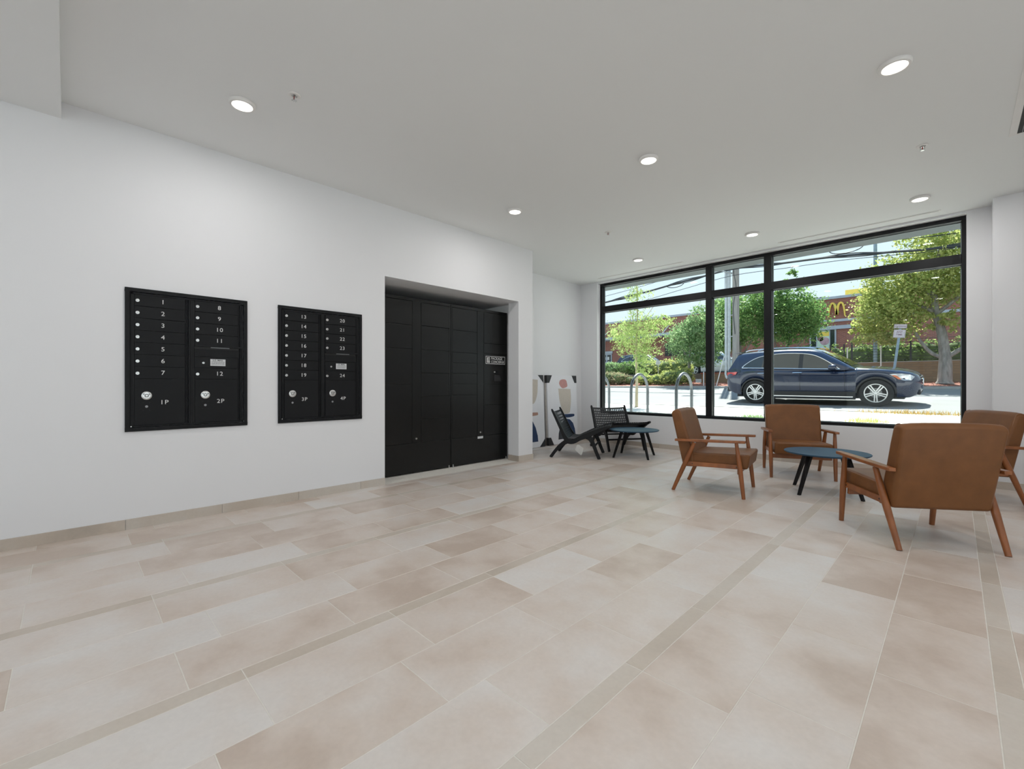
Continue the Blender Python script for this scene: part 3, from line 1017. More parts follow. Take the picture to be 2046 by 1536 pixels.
# ------------------------------------------------------------------ furniture
def armchair_parts(t):
    W2 = 0.298
    prof = [(-0.020, 0.79), (-0.012, 0.815), (0.020, 0.828), (0.060, 0.822), (0.078, 0.795), (0.112, 0.68), (0.150, 0.545),
            (0.190, 0.42), (0.205, 0.30), (0.20, 0.252), (0.094, 0.248)]
    b = MB()
    n = 9
    secs = []
    for i in range(n):                       # across the width, top edge very slightly crowned, front hollowed
        f = -1 + 2 * i / (n - 1)
        ring = []
        for (x, z) in prof:
            k = (z - 0.25) / 0.57
            wid = W2 * (0.965 + 0.035 * k)
            zz = z - (0.012 * f ** 4 if z > 0.7 else 0)
            xx = x - (0.006 * (1 - f * f) if x > 0.07 and z > 0.3 else 0)
            ring.append((xx, f * wid, zz))
        secs.append(ring)
    m_ = len(prof)
    vs = [v for r in secs for v in r]
    fs = [(i * m_ + j, i * m_ + (j + 1) % m_, (i + 1) * m_ + (j + 1) % m_, (i + 1) * m_ + j) for i in range(n - 1) for j in range(m_)]
    fs += [tuple(range(m_))[::-1], tuple(range((n - 1) * m_, n * m_))]
    b.add(vs, fs)
    back = b.build('backrest', M['leather'], t, bevel=0.022, seg=4, smooth=True, angle=50)
    for sgn in (-1, 1):
        ys = sgn * (W2 * 0.985 - 0.004)
        pth = catmull([(0.030, ys - sgn * 0.010, 0.818), (0.056, ys - sgn * 0.006, 0.811), (0.074, ys - sgn * 0.005, 0.785),
                       (0.103, ys - sgn * 0.004, 0.68), (0.140, ys - sgn * 0.006, 0.55), (0.176, ys - sgn * 0.008, 0.43)], 4)
        MB().tube(pth, 0.0032, 6).build('piping', M['piping'], back, smooth=True)
    c = MB()
    nx, ny = 8, 8
    x0, x1, y1 = 0.165, 0.700, 0.281
    top = [[(x0 + (x1 - x0) * i / nx, -y1 + 2 * y1 * j / ny,
             0.392 + 0.022 * (i / nx) + 0.010 * math.sin(PI * j / ny) * math.sin(PI * min(1, i / nx + 0.1))) for j in range(ny + 1)] for i in range(nx + 1)]
    vs = [p for r in top for p in r]
    q = (ny + 1)
    fs = [(i * q + j, (i + 1) * q + j, (i + 1) * q + j + 1, i * q + j + 1) for i in range(nx) for j in range(ny)]
    bo = len(vs)
    bot = [[(x0 + (x1 - x0 - 0.022) * i / nx, -y1 + 2 * y1 * j / ny, 0.272) for j in range(ny + 1)] for i in range(nx + 1)]
    vs += [p for r in bot for p in r]
    fs += [(bo + i * q + j, bo + i * q + j + 1, bo + (i + 1) * q + j + 1, bo + (i + 1) * q + j) for i in range(nx) for j in range(ny)]
    for i in range(nx):
        fs.append((i * q, bo + i * q, bo + (i + 1) * q, (i + 1) * q))
        fs.append((i * q + ny, (i + 1) * q + ny, bo + (i + 1) * q + ny, bo + i * q + ny))
    for j in range(ny):
        fs.append((j, j + 1, bo + j + 1, bo + j))
        fs.append((nx * q + j, bo + nx * q + j, bo + nx * q + j + 1, nx * q + j + 1))
    c.add(vs, fs)
    seat = c.build('seat_cushion', M['leather'], t, bevel=0.022, seg=4, smooth=True, angle=50)
    for sgn in (-1, 1):
        MB().tube([(x0 + 0.03, sgn * (y1 - 0.0045), 0.384), (x1 - 0.04, sgn * (y1 - 0.0045), 0.402)], 0.003, 6).build('piping', M['piping'], seat, smooth=True)
    MB().tube([(x1 - 0.008, -y1 + 0.03, 0.404), (x1 - 0.008, y1 - 0.03, 0.404)], 0.003, 6).build('piping', M['piping'], seat, smooth=True)
    for s in (-1, 1):
        MB().tube([(0.0, s * 0.300, 0.0), (0.10, s * 0.310, 0.235), (0.150, s * 0.314, 0.35), (0.213, s * 0.318, 0.502)],
                  [0.0165, 0.022, 0.022, 0.017], 14).build('leg', M['wood'], t, smooth=True)
        MB().tube([(0.650, s * 0.312, 0.0), (0.635, s * 0.313, 0.14), (0.620, s * 0.314, 0.275), (0.608, s * 0.315, 0.37), (0.588, s * 0.318, 0.526)],
                  [0.0165, 0.0195, 0.022, 0.020, 0.015], 14).build('leg', M['wood'], t, smooth=True)
        # arm: plank, tapered in plan
        pl = [(0.028, 0.020), (0.18, 0.028), (0.40, 0.030), (0.56, 0.026), (0.668, 0.021)]
        top_, low = [], []
        C = catmull([(x, w, 0) for x, w in pl], 4)
        vs = []
        for (x, w, _) in C:
            z = 0.504 + (x - 0.028) / 0.64 * 0.020
            vs += [(x, s * 0.322 - w, z), (x, s * 0.322 + w, z), (x, s * 0.322 + w, z + 0.024), (x, s * 0.322 - w, z + 0.024)]
        fs = []
        for i in range(len(C) - 1):
            o4 = i * 4
            for j in range(4):
                fs.append((o4 + j, o4 + (j + 1) % 4, o4 + 4 + (j + 1) % 4, o4 + 4 + j))
        fs += [(0, 1, 2, 3), (len(vs) - 1, len(vs) - 2, len(vs) - 3, len(vs) - 4)]
        MB().add(vs, fs).build('armrest', M['wood'], t, bevel=0.004, seg=2, smooth=True)
        MB().hexa([(0.128, s * 0.290, 0.262), (0.612, s * 0.290, 0.274), (0.612, s * 0.308, 0.274), (0.128, s * 0.308, 0.262)],
                  [(0.140, s * 0.290, 0.306), (0.612, s * 0.290, 0.314), (0.612, s * 0.308, 0.314), (0.140, s * 0.308, 0.306)]) \
            .build('side_rail', M['wood'], t, bevel=0.003)
        MB().cyl((0.588, s * 0.3086, 0.293), (0.588, s * 0.3105, 0.293), 0.005, 10).cyl((0.19, s * 0.3086, 0.287), (0.19, s * 0.3105, 0.287), 0.005, 10) \
            .build('screw_cap', M['ink'], t)
    box('front_rail', M['wood'], 0.592, 0.612, -0.29, 0.29, 0.222, 0.270, t, bevel=0.003)
    box('rear_rail', M['wood'], 0.20, 0.222, -0.29, 0.29, 0.252, 0.270, t, bevel=0.002)


def midfeet(a, b):
    return ((a[0] + b[0]) / 2, (a[1] + b[1]) / 2, 0)


ac = thing('armchair', 'brown leather armchair with wooden arms, left of the round table, seen from its side', 'armchair',
           (-2.099, 4.679, 0), math.radians(9.1), 'brown leather armchairs with wooden frames')
armchair_parts(ac)
dup(ac, 'brown leather armchair against the window, facing the camera across the table', (-1.487, 6.523 - 0.02, 0), math.atan2(-0.92, 0.39))
dup(ac, 'brown leather armchair nearest the camera, its broad back turned towards it', (-0.015, 3.976, 0), math.atan2(0.818, -0.575))
dup(ac, 'brown leather armchair cut by the right edge of the view, behind the nearest one', (0.275, 6.205, 0), math.radians(213))


def round_table(label, x, y, rz):
    t = thing('round_coffee_table', label, 'table', (x, y, 0), rz, 'round coffee tables with blue-black tops')
    MB().lathe([(0, 0.388), (0.345, 0.388), (0.358, 0.396), (0.360, 0.402), (0.357, 0.4055), (0, 0.4055)], seg=72).build('table_top', M['slate'], t, smooth=True)
    for k in range(4):
        a = k * PI / 2
        c, s = math.cos(a), math.sin(a)
        def P(r, w1, w2, z):
            return [(c * (r + u) - s * v, s * (r + u) + c * v, z) for u, v in ((-w1, -w2), (w1, -w2), (w1, w2), (-w1, w2))]
        MB().hexa(P(0.352, 0.012, 0.013, 0.0), P(0.215, 0.017, 0.020, 0.3695)).build('leg', M['blackwood'], t, bevel=0.002)
    box('cross_brace', M['blackwood'], -0.24, 0.24, -0.022, 0.022, 0.3697, 0.3878, t, bevel=0.002)
    MB().box(-0.022, 0.022, -0.24, -0.0225, 0.3697, 0.3878).box(-0.022, 0.022, 0.0225, 0.24, 0.3697, 0.3878).build('cross_brace', M['blackwood'], t)
    return t


round_table('round coffee table with blue-black top standing between the brown leather armchairs', -0.917, 5.34, math.radians(62))
round_table('round coffee table with blue-black top in front of the black woven chairs', -3.42, 6.01, math.radians(63))


def lounge_parts(t):
    W2 = 0.317
    for s in (-1, 1):
        y0, y1 = s * W2 - 0.015, s * W2 + 0.015
        post = MB().ribbon([(0.032, 0.700, 0.014), (0.085, 0.590, 0.017), (0.150, 0.455, 0.020), (0.205, 0.340, 0.025), (0.262, 0.255, 0.036),
                            (0.345, 0.245, 0.034), (0.44, 0.292, 0.031), (0.560, 0.345, 0.036), (0.680, 0.398, 0.030), (0.790, 0.448, 0.022), (0.880, 0.478, 0.015)], y0, y1)
        post.build('side_frame', M['blackwood'], t, bevel=0.004, smooth=True, angle=40)
        MB().ribbon([(0.010, 0.002, 0.022), (0.085, 0.105, 0.023), (0.165, 0.190, 0.026), (0.255, 0.246, 0.036)], y0 + 0.001, y1 - 0.001) \
            .build('leg', M['blackwood'], t, bevel=0.004, smooth=True, angle=40)
        MB().ribbon([(0.722, 0.002, 0.023), (0.678, 0.105, 0.024), (0.638, 0.210, 0.027), (0.590, 0.295, 0.034), (0.520, 0.318, 0.024)], y0 + 0.001, y1 - 0.001) \
            .build('leg', M['blackwood'], t, bevel=0.004, smooth=True, angle=40)
        MB().lathe([(0, 0.016), (0.010, 0.014), (0.013, 0), (0.010, -0.004)], (0.030, s * W2, 0.702), 14).build('post_cap', M['blackwood'], t, smooth=True)
    for x, z, r in ((0.235, 0.225, 0.013), (0.655, 0.185, 0.014), (0.845, 0.452, 0.012), (0.60, 0.325, 0.011)):
        MB().tube([(x, -W2 + 0.014, z), (x, W2 - 0.014, z)], r, 8).build('cross_rail', M['blackwood'], t, smooth=True)
    # woven back: broad band at the top, vertical straps crossed by horizontal ones
    B = [(0.046, 0.678), (0.105, 0.562), (0.165, 0.435), (0.215, 0.335), (0.255, 0.285)]
    C = catmull([(x, z, 0) for x, z in B], 8)

    def at(C, f):
        f = max(0, min(0.9999, f)) * (len(C) - 1)
        i = int(f)
        k = f - i
        return (C[i][0] * (1 - k) + C[i + 1][0] * k, C[i][1] * (1 - k) + C[i + 1][1] * k)

    def strip_long(mb, C, y, w, f0, f1, off, sag=0.0, n=14):
        for sgn in (1,):
            vs = []
            for i in range(n + 1):
                f = f0 + (f1 - f0) * i / n
                x, z = at(C, f)
                x2, z2 = at(C, min(f + 0.01, 1))
                dx, dz = x2 - x, z2 - z
                l = math.hypot(dx, dz) or 1
                g = -sag * math.cos(PI * y / (2 * W2))
                nx, nz = -dz / l, dx / l
                for h in (off, off + 0.0022):
                    for yy in (y - w / 2, y + w / 2):
                        vs.append((x + nx * (h + g), yy, z + nz * (h + g)))
            fs = []
            for i in range(n):
                a, b = i * 4, i * 4 + 4
                fs += [(a, a + 1, b + 1, b), (a + 2, b + 2, b + 3, a + 3), (a, b, b + 2, a + 2), (a + 1, a + 3, b + 3, b + 1)]
            mb.add(vs, fs)

    def strip_cross(mb, C, f, w, off, sag=0.0, n=12):
        L = math.dist(C[0][:2], C[-1][:2])
        for _ in (1,):
            x, z = at(C, f)
            x2, z2 = at(C, min(f + 0.02, 1))
            dx, dz = x2 - x, z2 - z
            l = math.hypot(dx, dz) or 1
            dx, dz = dx / l, dz / l
            nx, nz = -dz, dx
            vs = []
            for i in range(n + 1):
                y = -W2 + 0.012 + (2 * W2 - 0.024) * i / n
                g = -sag * math.cos(PI * y / (2 * W2))
                for h in (off, off + 0.0022):
                    for u in (-w / 2, w / 2):
                        vs.append((x + dx * u + nx * (h + g), y, z + dz * u + nz * (h + g)))
            fs = []
            for i in range(n):
                a, b = i * 4, i * 4 + 4
                fs += [(a, a + 1, b + 1, b), (a + 2, b + 2, b + 3, a + 3), (a, b, b + 2, a + 2), (a + 1, a + 3, b + 3, b + 1)]
            mb.add(vs, fs)
    wb = MB()
    nv = 18
    for i in range(nv):
        y = -W2 + 0.030 + (2 * W2 - 0.060) * i / (nv - 1)
        strip_long(wb, C, y, 0.019, 0.0, 1.0, 0.001, 0.03)
    strip_cross(wb, C, 0.035, 0.030, -0.0015, 0.03)
    for j in range(11):
        strip_cross(wb, C, 0.155 + j * 0.080, 0.021, -0.0015, 0.03)
    stuff(wb.build('woven_back', M['strap'], t, smooth=True))
    S = catmull([(0.262, 0.292, 0), (0.35, 0.285, 0), (0.45, 0.325, 0), (0.57, 0.380, 0), (0.70, 0.430, 0), (0.86, 0.478, 0)], 8)
    ws = MB()
    for i in range(nv):
        y = -W2 + 0.030 + (2 * W2 - 0.060) * i / (nv - 1)
        strip_long(ws, S, y, 0.024, 0.0, 1.0, 0.001, 0.02, 22)
    for j in range(20):
        strip_cross(ws, S, 0.02 + j * 0.0505, 0.024, -0.0015, 0.02)
    stuff(ws.build('woven_seat', M['strap'], t, smooth=True))


lc = thing('woven_lounge_chair', 'low black woven-strap lounge chair seen from its side, with a paper tag under it', 'chair',
           (-4.417, 5.345, 0), math.radians(28.1), 'low black woven lounge chairs')
lounge_parts(lc)
lc2 = dup(lc, 'low black woven-strap lounge chair against the window, its open weave lit from behind', (-4.385, 6.775, 0), math.radians(-31))
# the paper tag hangs from the first chair
tg = MB().add([(0.425, -0.322, 0.205), (0.500, -0.322, 0.150), (0.470, -0.322, 0.055), (0.455, -0.322, 0.050), (0.375, -0.322, 0.125), (0.40, -0.322, 0.20)],
              [(0, 1, 2, 3, 4, 5)])
tg.v += [(v[0], v[1] - 0.002, v[2]) for v in tg.v]
tg.f += [(11, 10, 9, 8, 7, 6)] + [(i, (i + 1) % 6, (i + 1) % 6 + 6, i + 6) for i in range(6)]
tg.build('hang_tag', M['paper'], lc)
MB().tube([(0.44, -0.322, 0.195), (0.455, -0.318, 0.30)], 0.0012, 5).build('tag_string', M['paper'], lc)

# ------------------------------------------------------------------ canvases leaning in the alcove
def canvas(label, y0, mirror):
    lean = math.atan2(0.052, 1.24)
    t = thing('canvas_print', label, 'picture', (-5.062, y0, 0.001), 0, 'unpacked canvas prints leaning in the alcove')
    Wd, Hd, T = 0.85, 1.243, 0.062
    R = Matrix.Rotation(-lean, 4, 'Y')

    def B(mb, nm, m, parent=t, bevel=0):
        mb.v = [tuple(R @ Vector(v)) for v in mb.v]
        return mb.build(nm, m, parent, bevel=bevel)
    Z0 = 0.004
    B(MB().box(-0.026, -0.0012, 0, Wd, Z0, Hd), 'canvas', M['canvas'])
    B(MB().box(-T, -0.0265, 0.0, Wd, Z0, Hd), 'stretcher_frame', M['kraft'])

    def shape(nm, m, pts, depth=0.0006, sm=True):
        pts = [(Wd - u, v) if mirror else (u, v) for u, v in pts]
        if sm:
            pts = [(p[0], p[1]) for p in catmull([(*p, 0) for p in pts + pts[:1]], 6)[:-1]]
        B(MB().prism(pts, -0.0012, -0.0012 + depth, 'x'), nm, m)
    if not mirror:
        shape('print_shape', M['pink'], [(0.36, 1.155), (0.44, 1.175), (0.53, 1.165), (0.565, 1.11), (0.57, 1.045), (0.50, 1.02), (0.43, 1.012), (0.37, 1.045), (0.335, 1.10)])
        shape('print_shape', M['beige'], [(0.31, 0.99), (0.33, 1.005), (0.65, 0.995), (0.665, 0.97), (0.672, 0.80), (0.64, 0.62), (0.60, 0.55), (0.44, 0.55), (0.38, 0.65), (0.33, 0.80)])
        shape('print_shape', M['navyp'], [(0.46, 0.535), (0.72, 0.530), (0.76, 0.512), (0.74, 0.485), (0.62, 0.470), (0.50, 0.475)])
        shape('print_shape', M['greyp'], [(0.265, 0.085), (0.28, 0.20), (0.33, 0.32), (0.42, 0.42), (0.52, 0.45), (0.52, 0.09)], sm=False)
        shape('print_shape', M['navyp'], [(0.52, 0.09), (0.52, 0.45), (0.62, 0.43), (0.71, 0.36), (0.76, 0.25), (0.785, 0.10)], sm=False)
    else:
        shape('print_shape', M['beige'], [(0.14, 1.16), (0.15, 1.01), (0.17, 0.90), (0.23, 0.78), (0.32, 0.74), (0.50, 0.75), (0.55, 0.90), (0.56, 1.15), (0.35, 1.17)])
        shape('print_shape', M['terra'], [(0.17, 0.60), (0.16, 0.575), (0.19, 0.55), (0.45, 0.54), (0.48, 0.57), (0.45, 0.60)])
        shape('print_shape', M['navyp'], [(0.175, 0.10), (0.185, 0.20), (0.23, 0.34), (0.30, 0.45), (0.38, 0.50), (0.50, 0.50), (0.58, 0.40), (0.62, 0.10)], sm=False)
    for (u, v, su, sv) in ((0, Z0, 1, 1), (Wd, Z0, -1, 1), (0, Hd, 1, -1), (Wd, Hd, -1, -1)):
        L = 0.135
        q = MB().prism([(u - su * 0.004, v - (sv * 0.002 if sv < 0 else 0)), (u + su * L, v - (sv * 0.002 if sv < 0 else 0)), (u + su * L * 0.42, v + sv * L), (u - su * 0.004, v + sv * L)]
                       if not mirror else
                       [(u - su * 0.004, v), (u + su * L, v), (u - su * 0.004, v + sv * L)], -T * 0.9, 0.002, 'x')
        B(q, 'corner_protector', M['cardblack'])
    return t


canvas('white canvas print with a pink blob above a beige torso shape', 5.985, False)
canvas('white canvas print half hidden by the wall end, with a terracotta bar', 5.030, True)

# ------------------------------------------------------------------ outside: ground
def at(px, py, Y):
    """point on the plane Y, seen at this pixel of the photograph"""
    t = (px - 1023) / 888
    X = -Y * (1 - t) / (1 + t)
    return X, 1.07 + (769 - py) * (Y - X) / math.sqrt(2) / 888


def ground(name, m, pts, x0=-70, x1=45, thick=0.3):
    q = MB()
    for (ya, za), (yb, zb) in zip(pts[:-1], pts[1:]):
        q.hexa([(x0, ya, min(za, zb) - thick), (x1, ya, min(za, zb) - thick), (x1, yb, min(za, zb) - thick), (x0, yb, min(za, zb) - thick)],
               [(x0, ya, za), (x1, ya, za), (x1, yb, zb), (x0, yb, zb)])
    return struct(q.build(name, m))


struct(MB().box(-70, 45, -40, -4.41, -0.4, -0.05).box(3.61, 45, -4.41, 7.1, -0.4, -0.05).box(-70, -5.46, -4.41, 7.1, -0.4, -0.05)
       .build('ground_yard', M['walk']))
sw = ground('ground_sidewalk', M['walk'], [(7.33, 0.405), (12.70, 0.462)])
x = -15.0
while x < 4.0:
    for ya, yb in ((7.36, 8.95), (8.95, 10.55), (10.55, 12.15)):
        za, zb = 0.405 + (ya - 7.33) * 0.0106, 0.405 + (yb - 7.33) * 0.0106
        MB().hexa([(x + .008, ya + .008, za - 0.02), (x + 1.512, ya + .008, za - 0.02), (x + 1.512, yb - .008, zb - 0.02), (x + .008, yb - .008, zb - 0.02)],
                  [(x + .008, ya + .008, za + .008), (x + 1.512, ya + .008, za + .008), (x + 1.512, yb - .008, zb + .008), (x + .008, yb - .008, zb + .008)]) \
            .build('paving_slab', M['walk'], sw)
    x += 1.52
ground('ground_curb', M['curb'], [(12.70, 0.475), (12.86, 0.475)])
ground('ground_road', M['road'], [(12.86, 0.455), (14.0, 0.462), (14.9, 0.500), (16.8, 0.625), (19.2, 0.78), (21.5, 0.93)])
ground('ground_far_curb', M['curb'], [(21.5, 1.0), (21.66, 1.02)])
ground('ground_bed', M['mulch'], [(21.66, 1.01), (23.0, 1.12), (23.85, 1.20)])
ground('ground_slope', M['mulch'], [(23.85, 1.20), (24.8, 1.70)], -70, -10.3)
ground('ground_parking', M['lot'], [(24.1, 1.70), (60.0, 1.75)])
chips = MB()
for i in range(2600):
    x, y = random.uniform(-22, 3), random.uniform(21.7, 23.8)
    z = 1.01 + (y - 21.66) * 0.085
    a, s = random.uniform(0, 6.28), random.uniform(0.02, 0.06)
    c_, s_ = math.cos(a) * s, math.sin(a) * s
    h = random.uniform(0.005, 0.045)
    chips.add([(x - c_, y - s_, z), (x + c_, y + s_, z + h), (x - s_ * .4, y + c_ * .4, z + h), ], [(0, 1, 2)])
me = bpy.data.meshes.new('mulch_chips')
me.from_pydata(chips.v, [], chips.f)
me.materials.append(M['mulchchip'])
o = bpy.data.objects.new('mulch_chips', me)
COL.objects.link(o)
stuff(o)
tag(o, 'loose reddish mulch chips along the far kerb', 'mulch')


def leaves(name, m, blobs, size, parent, aspect=0.6, clump=0.22, droop=0.0, per=26, shell=0.55):
    """blobs: (cx,cy,cz, rx,ry,rz, count)"""
    V, Q = [], []
    for (cx, cy, cz, rx, ry, rz, n) in blobs:
        nc = max(1, n // per)
        d = rng.normal(size=(nc, 3))
        d /= np.linalg.norm(d, axis=1)[:, None]
        r = shell + (1 - shell) * rng.random(nc) ** 0.6
        r *= np.where(rng.random(nc) < 0.22, rng.random(nc), 1)
        c = d * r[:, None] * np.array([rx, ry, rz]) + np.array([cx, cy, cz])
        idx = rng.integers(0, nc, n)
        p = c[idx] + rng.normal(size=(n, 3)) * clump * np.array([1, 1, 0.7]) * min(rx, rz) * 0.8
        nrm = rng.normal(size=(n, 3)) + np.array([0, 0, 0.7])
        nrm /= np.linalg.norm(nrm, axis=1)[:, None]
        a = rng.normal(size=(n, 3)) + np.array([0, 0, -droop])
        a -= nrm * (a * nrm).sum(1)[:, None]
        a /= np.linalg.norm(a, axis=1)[:, None]
        b = np.cross(nrm, a)
        s = size * (0.6 + 0.8 * rng.random(n))[:, None]
        V.append(np.stack([p - a * s * .5, p + b * s * aspect * .5, p + a * s * .5, p - b * s * aspect * .5], 1).reshape(-1, 3))
    V = np.concatenate(V)
    n = len(V) // 4
    me = bpy.data.meshes.new(name)
    me.vertices.add(4 * n)
    me.vertices.foreach_set('co', V.astype(np.float32).ravel())
    me.loops.add(4 * n)
    me.loops.foreach_set('vertex_index', np.arange(4 * n, dtype=np.int32))
    me.polygons.add(n)
    me.polygons.foreach_set('loop_start', np.arange(0, 4 * n, 4, dtype=np.int32))
    me.update(calc_edges=True)
    me.materials.append(m)
    o = bpy.data.objects.new(name, me)
    COL.objects.link(o)
    o.parent = parent
    return stuff(o)


def tree(label, x, y, z, limbs, blobs, size, m, bark, **k):
    t = thing('tree', label, 'tree', (x, y, z), 0, k.pop('group', None))
    for i, (pts, r) in enumerate(limbs):
        C = catmull([(*p, 0) for p in pts], 5)
        rr = [r[0] + (r[1] - r[0]) * j / (len(C) - 1) for j in range(len(C))]
        if i == 0:
            rr[0] *= 1.25
        MB().tube([c[:3] for c in C], rr, 10).build('trunk' if i == 0 else 'branch', bark, t, smooth=True)
    leaves('foliage', m, blobs, size, t, **k)
    return t


def shrub(name, label, x, y, z, blobs, size, m, n, cat='shrub', group=None, **k):
    t = thing(name, label, cat, (x, y, z), 0, group)
    c = MB()
    for (cx, cy, cz, rx, ry, rz) in blobs:
        pr = [(0.0001, -rz * .8)] + [(rx * 0.8 * math.cos(a), rz * 0.8 * math.sin(a)) for a in [-1.2, -.8, -.4, 0, .4, .8, 1.2]] + [(0.0001, rz * .8)]
        o0 = len(c.v)
        c.lathe(pr, (0, 0, 0), 14)
        for i in range(o0, len(c.v)):
            v = c.v[i]
            c.v[i] = (v[0] + cx, v[1] * ry / rx + cy, max(v[2] + cz, 0))
    stuff(c.build('inner_growth', M['core'], t, smooth=True))
    tot = sum(b[3] * b[5] for b in blobs)
    leaves('foliage', m, [(*b, int(n * b[3] * b[5] / tot)) for b in blobs], size, t, clump=k.get('clump', 0.10), per=10, shell=0.88)
    return t


# young street tree on the near sidewalk
tree('young feathery street tree on the near sidewalk, behind the first bike rack', -6.3, 11.2, 0.44,
     [([(0, 0, 0), (0.01, 0, .8), (-0.02, 0.02, 1.6), (0.03, 0, 2.6), (0.0, 0, 3.7)], (0.042, 0.012)),
      ([(0, 0, 1.5), (.3, .05, 1.95), (.75, .1, 2.15)], (.015, .005)), ([(0, 0, 1.7), (-.35, -.1, 2.1), (-.7, 0, 2.3)], (.014, .005)),
      ([(0, 0, 2.1), (.25, .2, 2.6), (.5, .2, 2.9)], (.012, .005)), ([(0, 0, 2.2), (-.3, .2, 2.7), (-.4, .2, 3.0)], (.012, .005))],
     [(0, 0, 2.05, .78, .7, .62, 3000), (.15, 0, 1.5, .55, .5, .35, 900), (-.5, 0, 2.0, .45, .4, .5, 700), (.72, 0, 2.3, .42, .4, .22, 700),
      (0, 0, 3.1, .40, .4, .65, 700), (.1, 0, 3.8, .35, .3, .4, 300), (.2, 0, 1.05, .30, .3, .25, 250)],
     0.075, M['leafA'], M['palebark'], aspect=0.3, droop=1.5, clump=0.17, per=14, shell=0.3)

# trees beyond the road
g_tr = 'trees beyond the road'
X, _ = at(1377, 750, 23.3)
tree('small round pale-green tree beyond the road, left of the utility pole', X, 23.3, 1.13,
     [([(0, 0, 0), (0, 0, 1.0), (.05, 0, 1.6), (.1, 0, 2.6)], (0.09, 0.04)), ([(0, 0, 1.2), (-.4, 0, 1.9), (-.8, 0, 2.4)], (.04, .015)),
      ([(0, 0, 1.2), (.5, 0, 1.8), (.9, 0, 2.6)], (.045, .015))],
     [(.15, 0, 2.2, 1.35, 1.2, 1.05, 6500), (.75, 0, 3.1, .95, .9, .9, 2300), (.9, 0, 1.45, .65, .8, .6, 1200), (1.15, 0, 3.9, .35, .4, .35, 300)],
     0.115, M['leafB'], M['bark'], group=g_tr, per=34)
X, _ = at(1478, 640, 27.0)
tree('dense mid-green tree behind the weathered utility pole', X, 27.0, 1.7,
     [([(0, 0, 0), (0, 0, 1.2), (.1, 0, 2.6)], (0.12, 0.05)), ([(0, 0, .8), (.6, 0, 1.8), (.9, 0, 2.6)], (.05, .02)), ([(0, 0, .8), (-.6, 0, 1.8), (-.9, 0, 2.6)], (.05, .02))],
     [(0.1, 0, 3.2, 1.9, 1.5, 1.5, 9500), (-1.2, 0, 2.4, 1.1, 1.0, 1.3, 4200), (1.0, 0, 3.9, 1.0, 1, .8, 1600), (.3, 0, 1.9, 1.0, .9, .6, 900)],
     0.125, M['leafC'], M['bark'], group=g_tr, per=34)
X, _ = at(1585, 640, 27.0)
tree('mid-green tree with splayed stems in front of the brick building, above the parked car roof', X, 27.0, 1.7,
     [([(-.6, 0, 0), (-.45, 0, .9), (-.1, 0, 2.0), (0, 0, 3.2)], (0.07, 0.03)), ([(-.6, 0, .1), (-.1, 0, 1.0), (.6, 0, 1.9)], (.05, .02)),
      ([(-.6, 0, .1), (-.75, 0, 1.0), (-.9, 0, 2.0)], (.05, .02))],
     [(0, 0, 2.9, 1.35, 1.2, 1.35, 8500), (-.9, 0, 3.1, .9, 1, 1.2, 3600), (.40, 0, 2.5, .65, .8, .6, 1300), (-.2, 0, 4.4, .75, .7, .55, 900), (-.1, 0, 5.2, .3, .3, .4, 180)],
     0.125, M['leafC'], M['bark'], group=g_tr, per=34)
tree('large spreading yellow-green tree at the right, with forked pale grey trunk before the block wall', -0.31, 22.9, 1.12,
     [([(0, 0, 0), (.02, 0, .7), (0, 0, 1.15), (-.08, 0, 1.9), (-.25, 0, 2.8), (-.3, 0, 4.0), (-.1, .1, 5.0)], (0.215, 0.06)),
      ([(-.02, 0, .95), (-.35, 0, 1.15), (-.62, -.05, 1.55), (-.8, -.05, 1.95)], (.075, .04)),
      ([(.03, 0, .95), (.35, 0, 1.2), (.65, 0, 1.45), (1.1, 0, 2.0)], (.09, .045)),
      ([(-.2, 0, 2.6), (-.9, 0, 3.1), (-1.7, 0, 3.2), (-2.3, 0, 3.0)], (.07, .02)),
      ([(-.2, 0, 2.6), (.5, 0, 3.3), (1.2, 0, 4.2)], (.07, .025)),
      ([(-.3, 0, 3.2), (-1.0, 0, 4.2), (-1.5, 0, 5.0)], (.05, .02)), ([(-.3, 0, 3.6), (-.1, .2, 4.6), (.5, .3, 5.4)], (.05, .02))],
     [(-1.55, 0, 2.75, 1.15, 1.2, 1.20, 7500), (-1.0, .2, 3.9, 1.5, 1.4, 1.2, 9000), (.3, .3, 4.6, 1.6, 1.5, 1.4, 9000), (1.6, .3, 3.7, 1.5, 1.5, 1.4, 7000),
      (-.1, .2, 5.6, 1.3, 1.2, .7, 2400), (.0, -.2, 2.25, .65, .7, .40, 900), (1.2, 0, 2.2, .8, .7, .5, 1000), (-2.25, 0, 2.0, .6, .7, .5, 800), (-1.5, 0, 1.8, .5, .6, .35, 600)],
     0.105, M['leafD'], M['bark'], group=g_tr, clump=0.2, per=40)

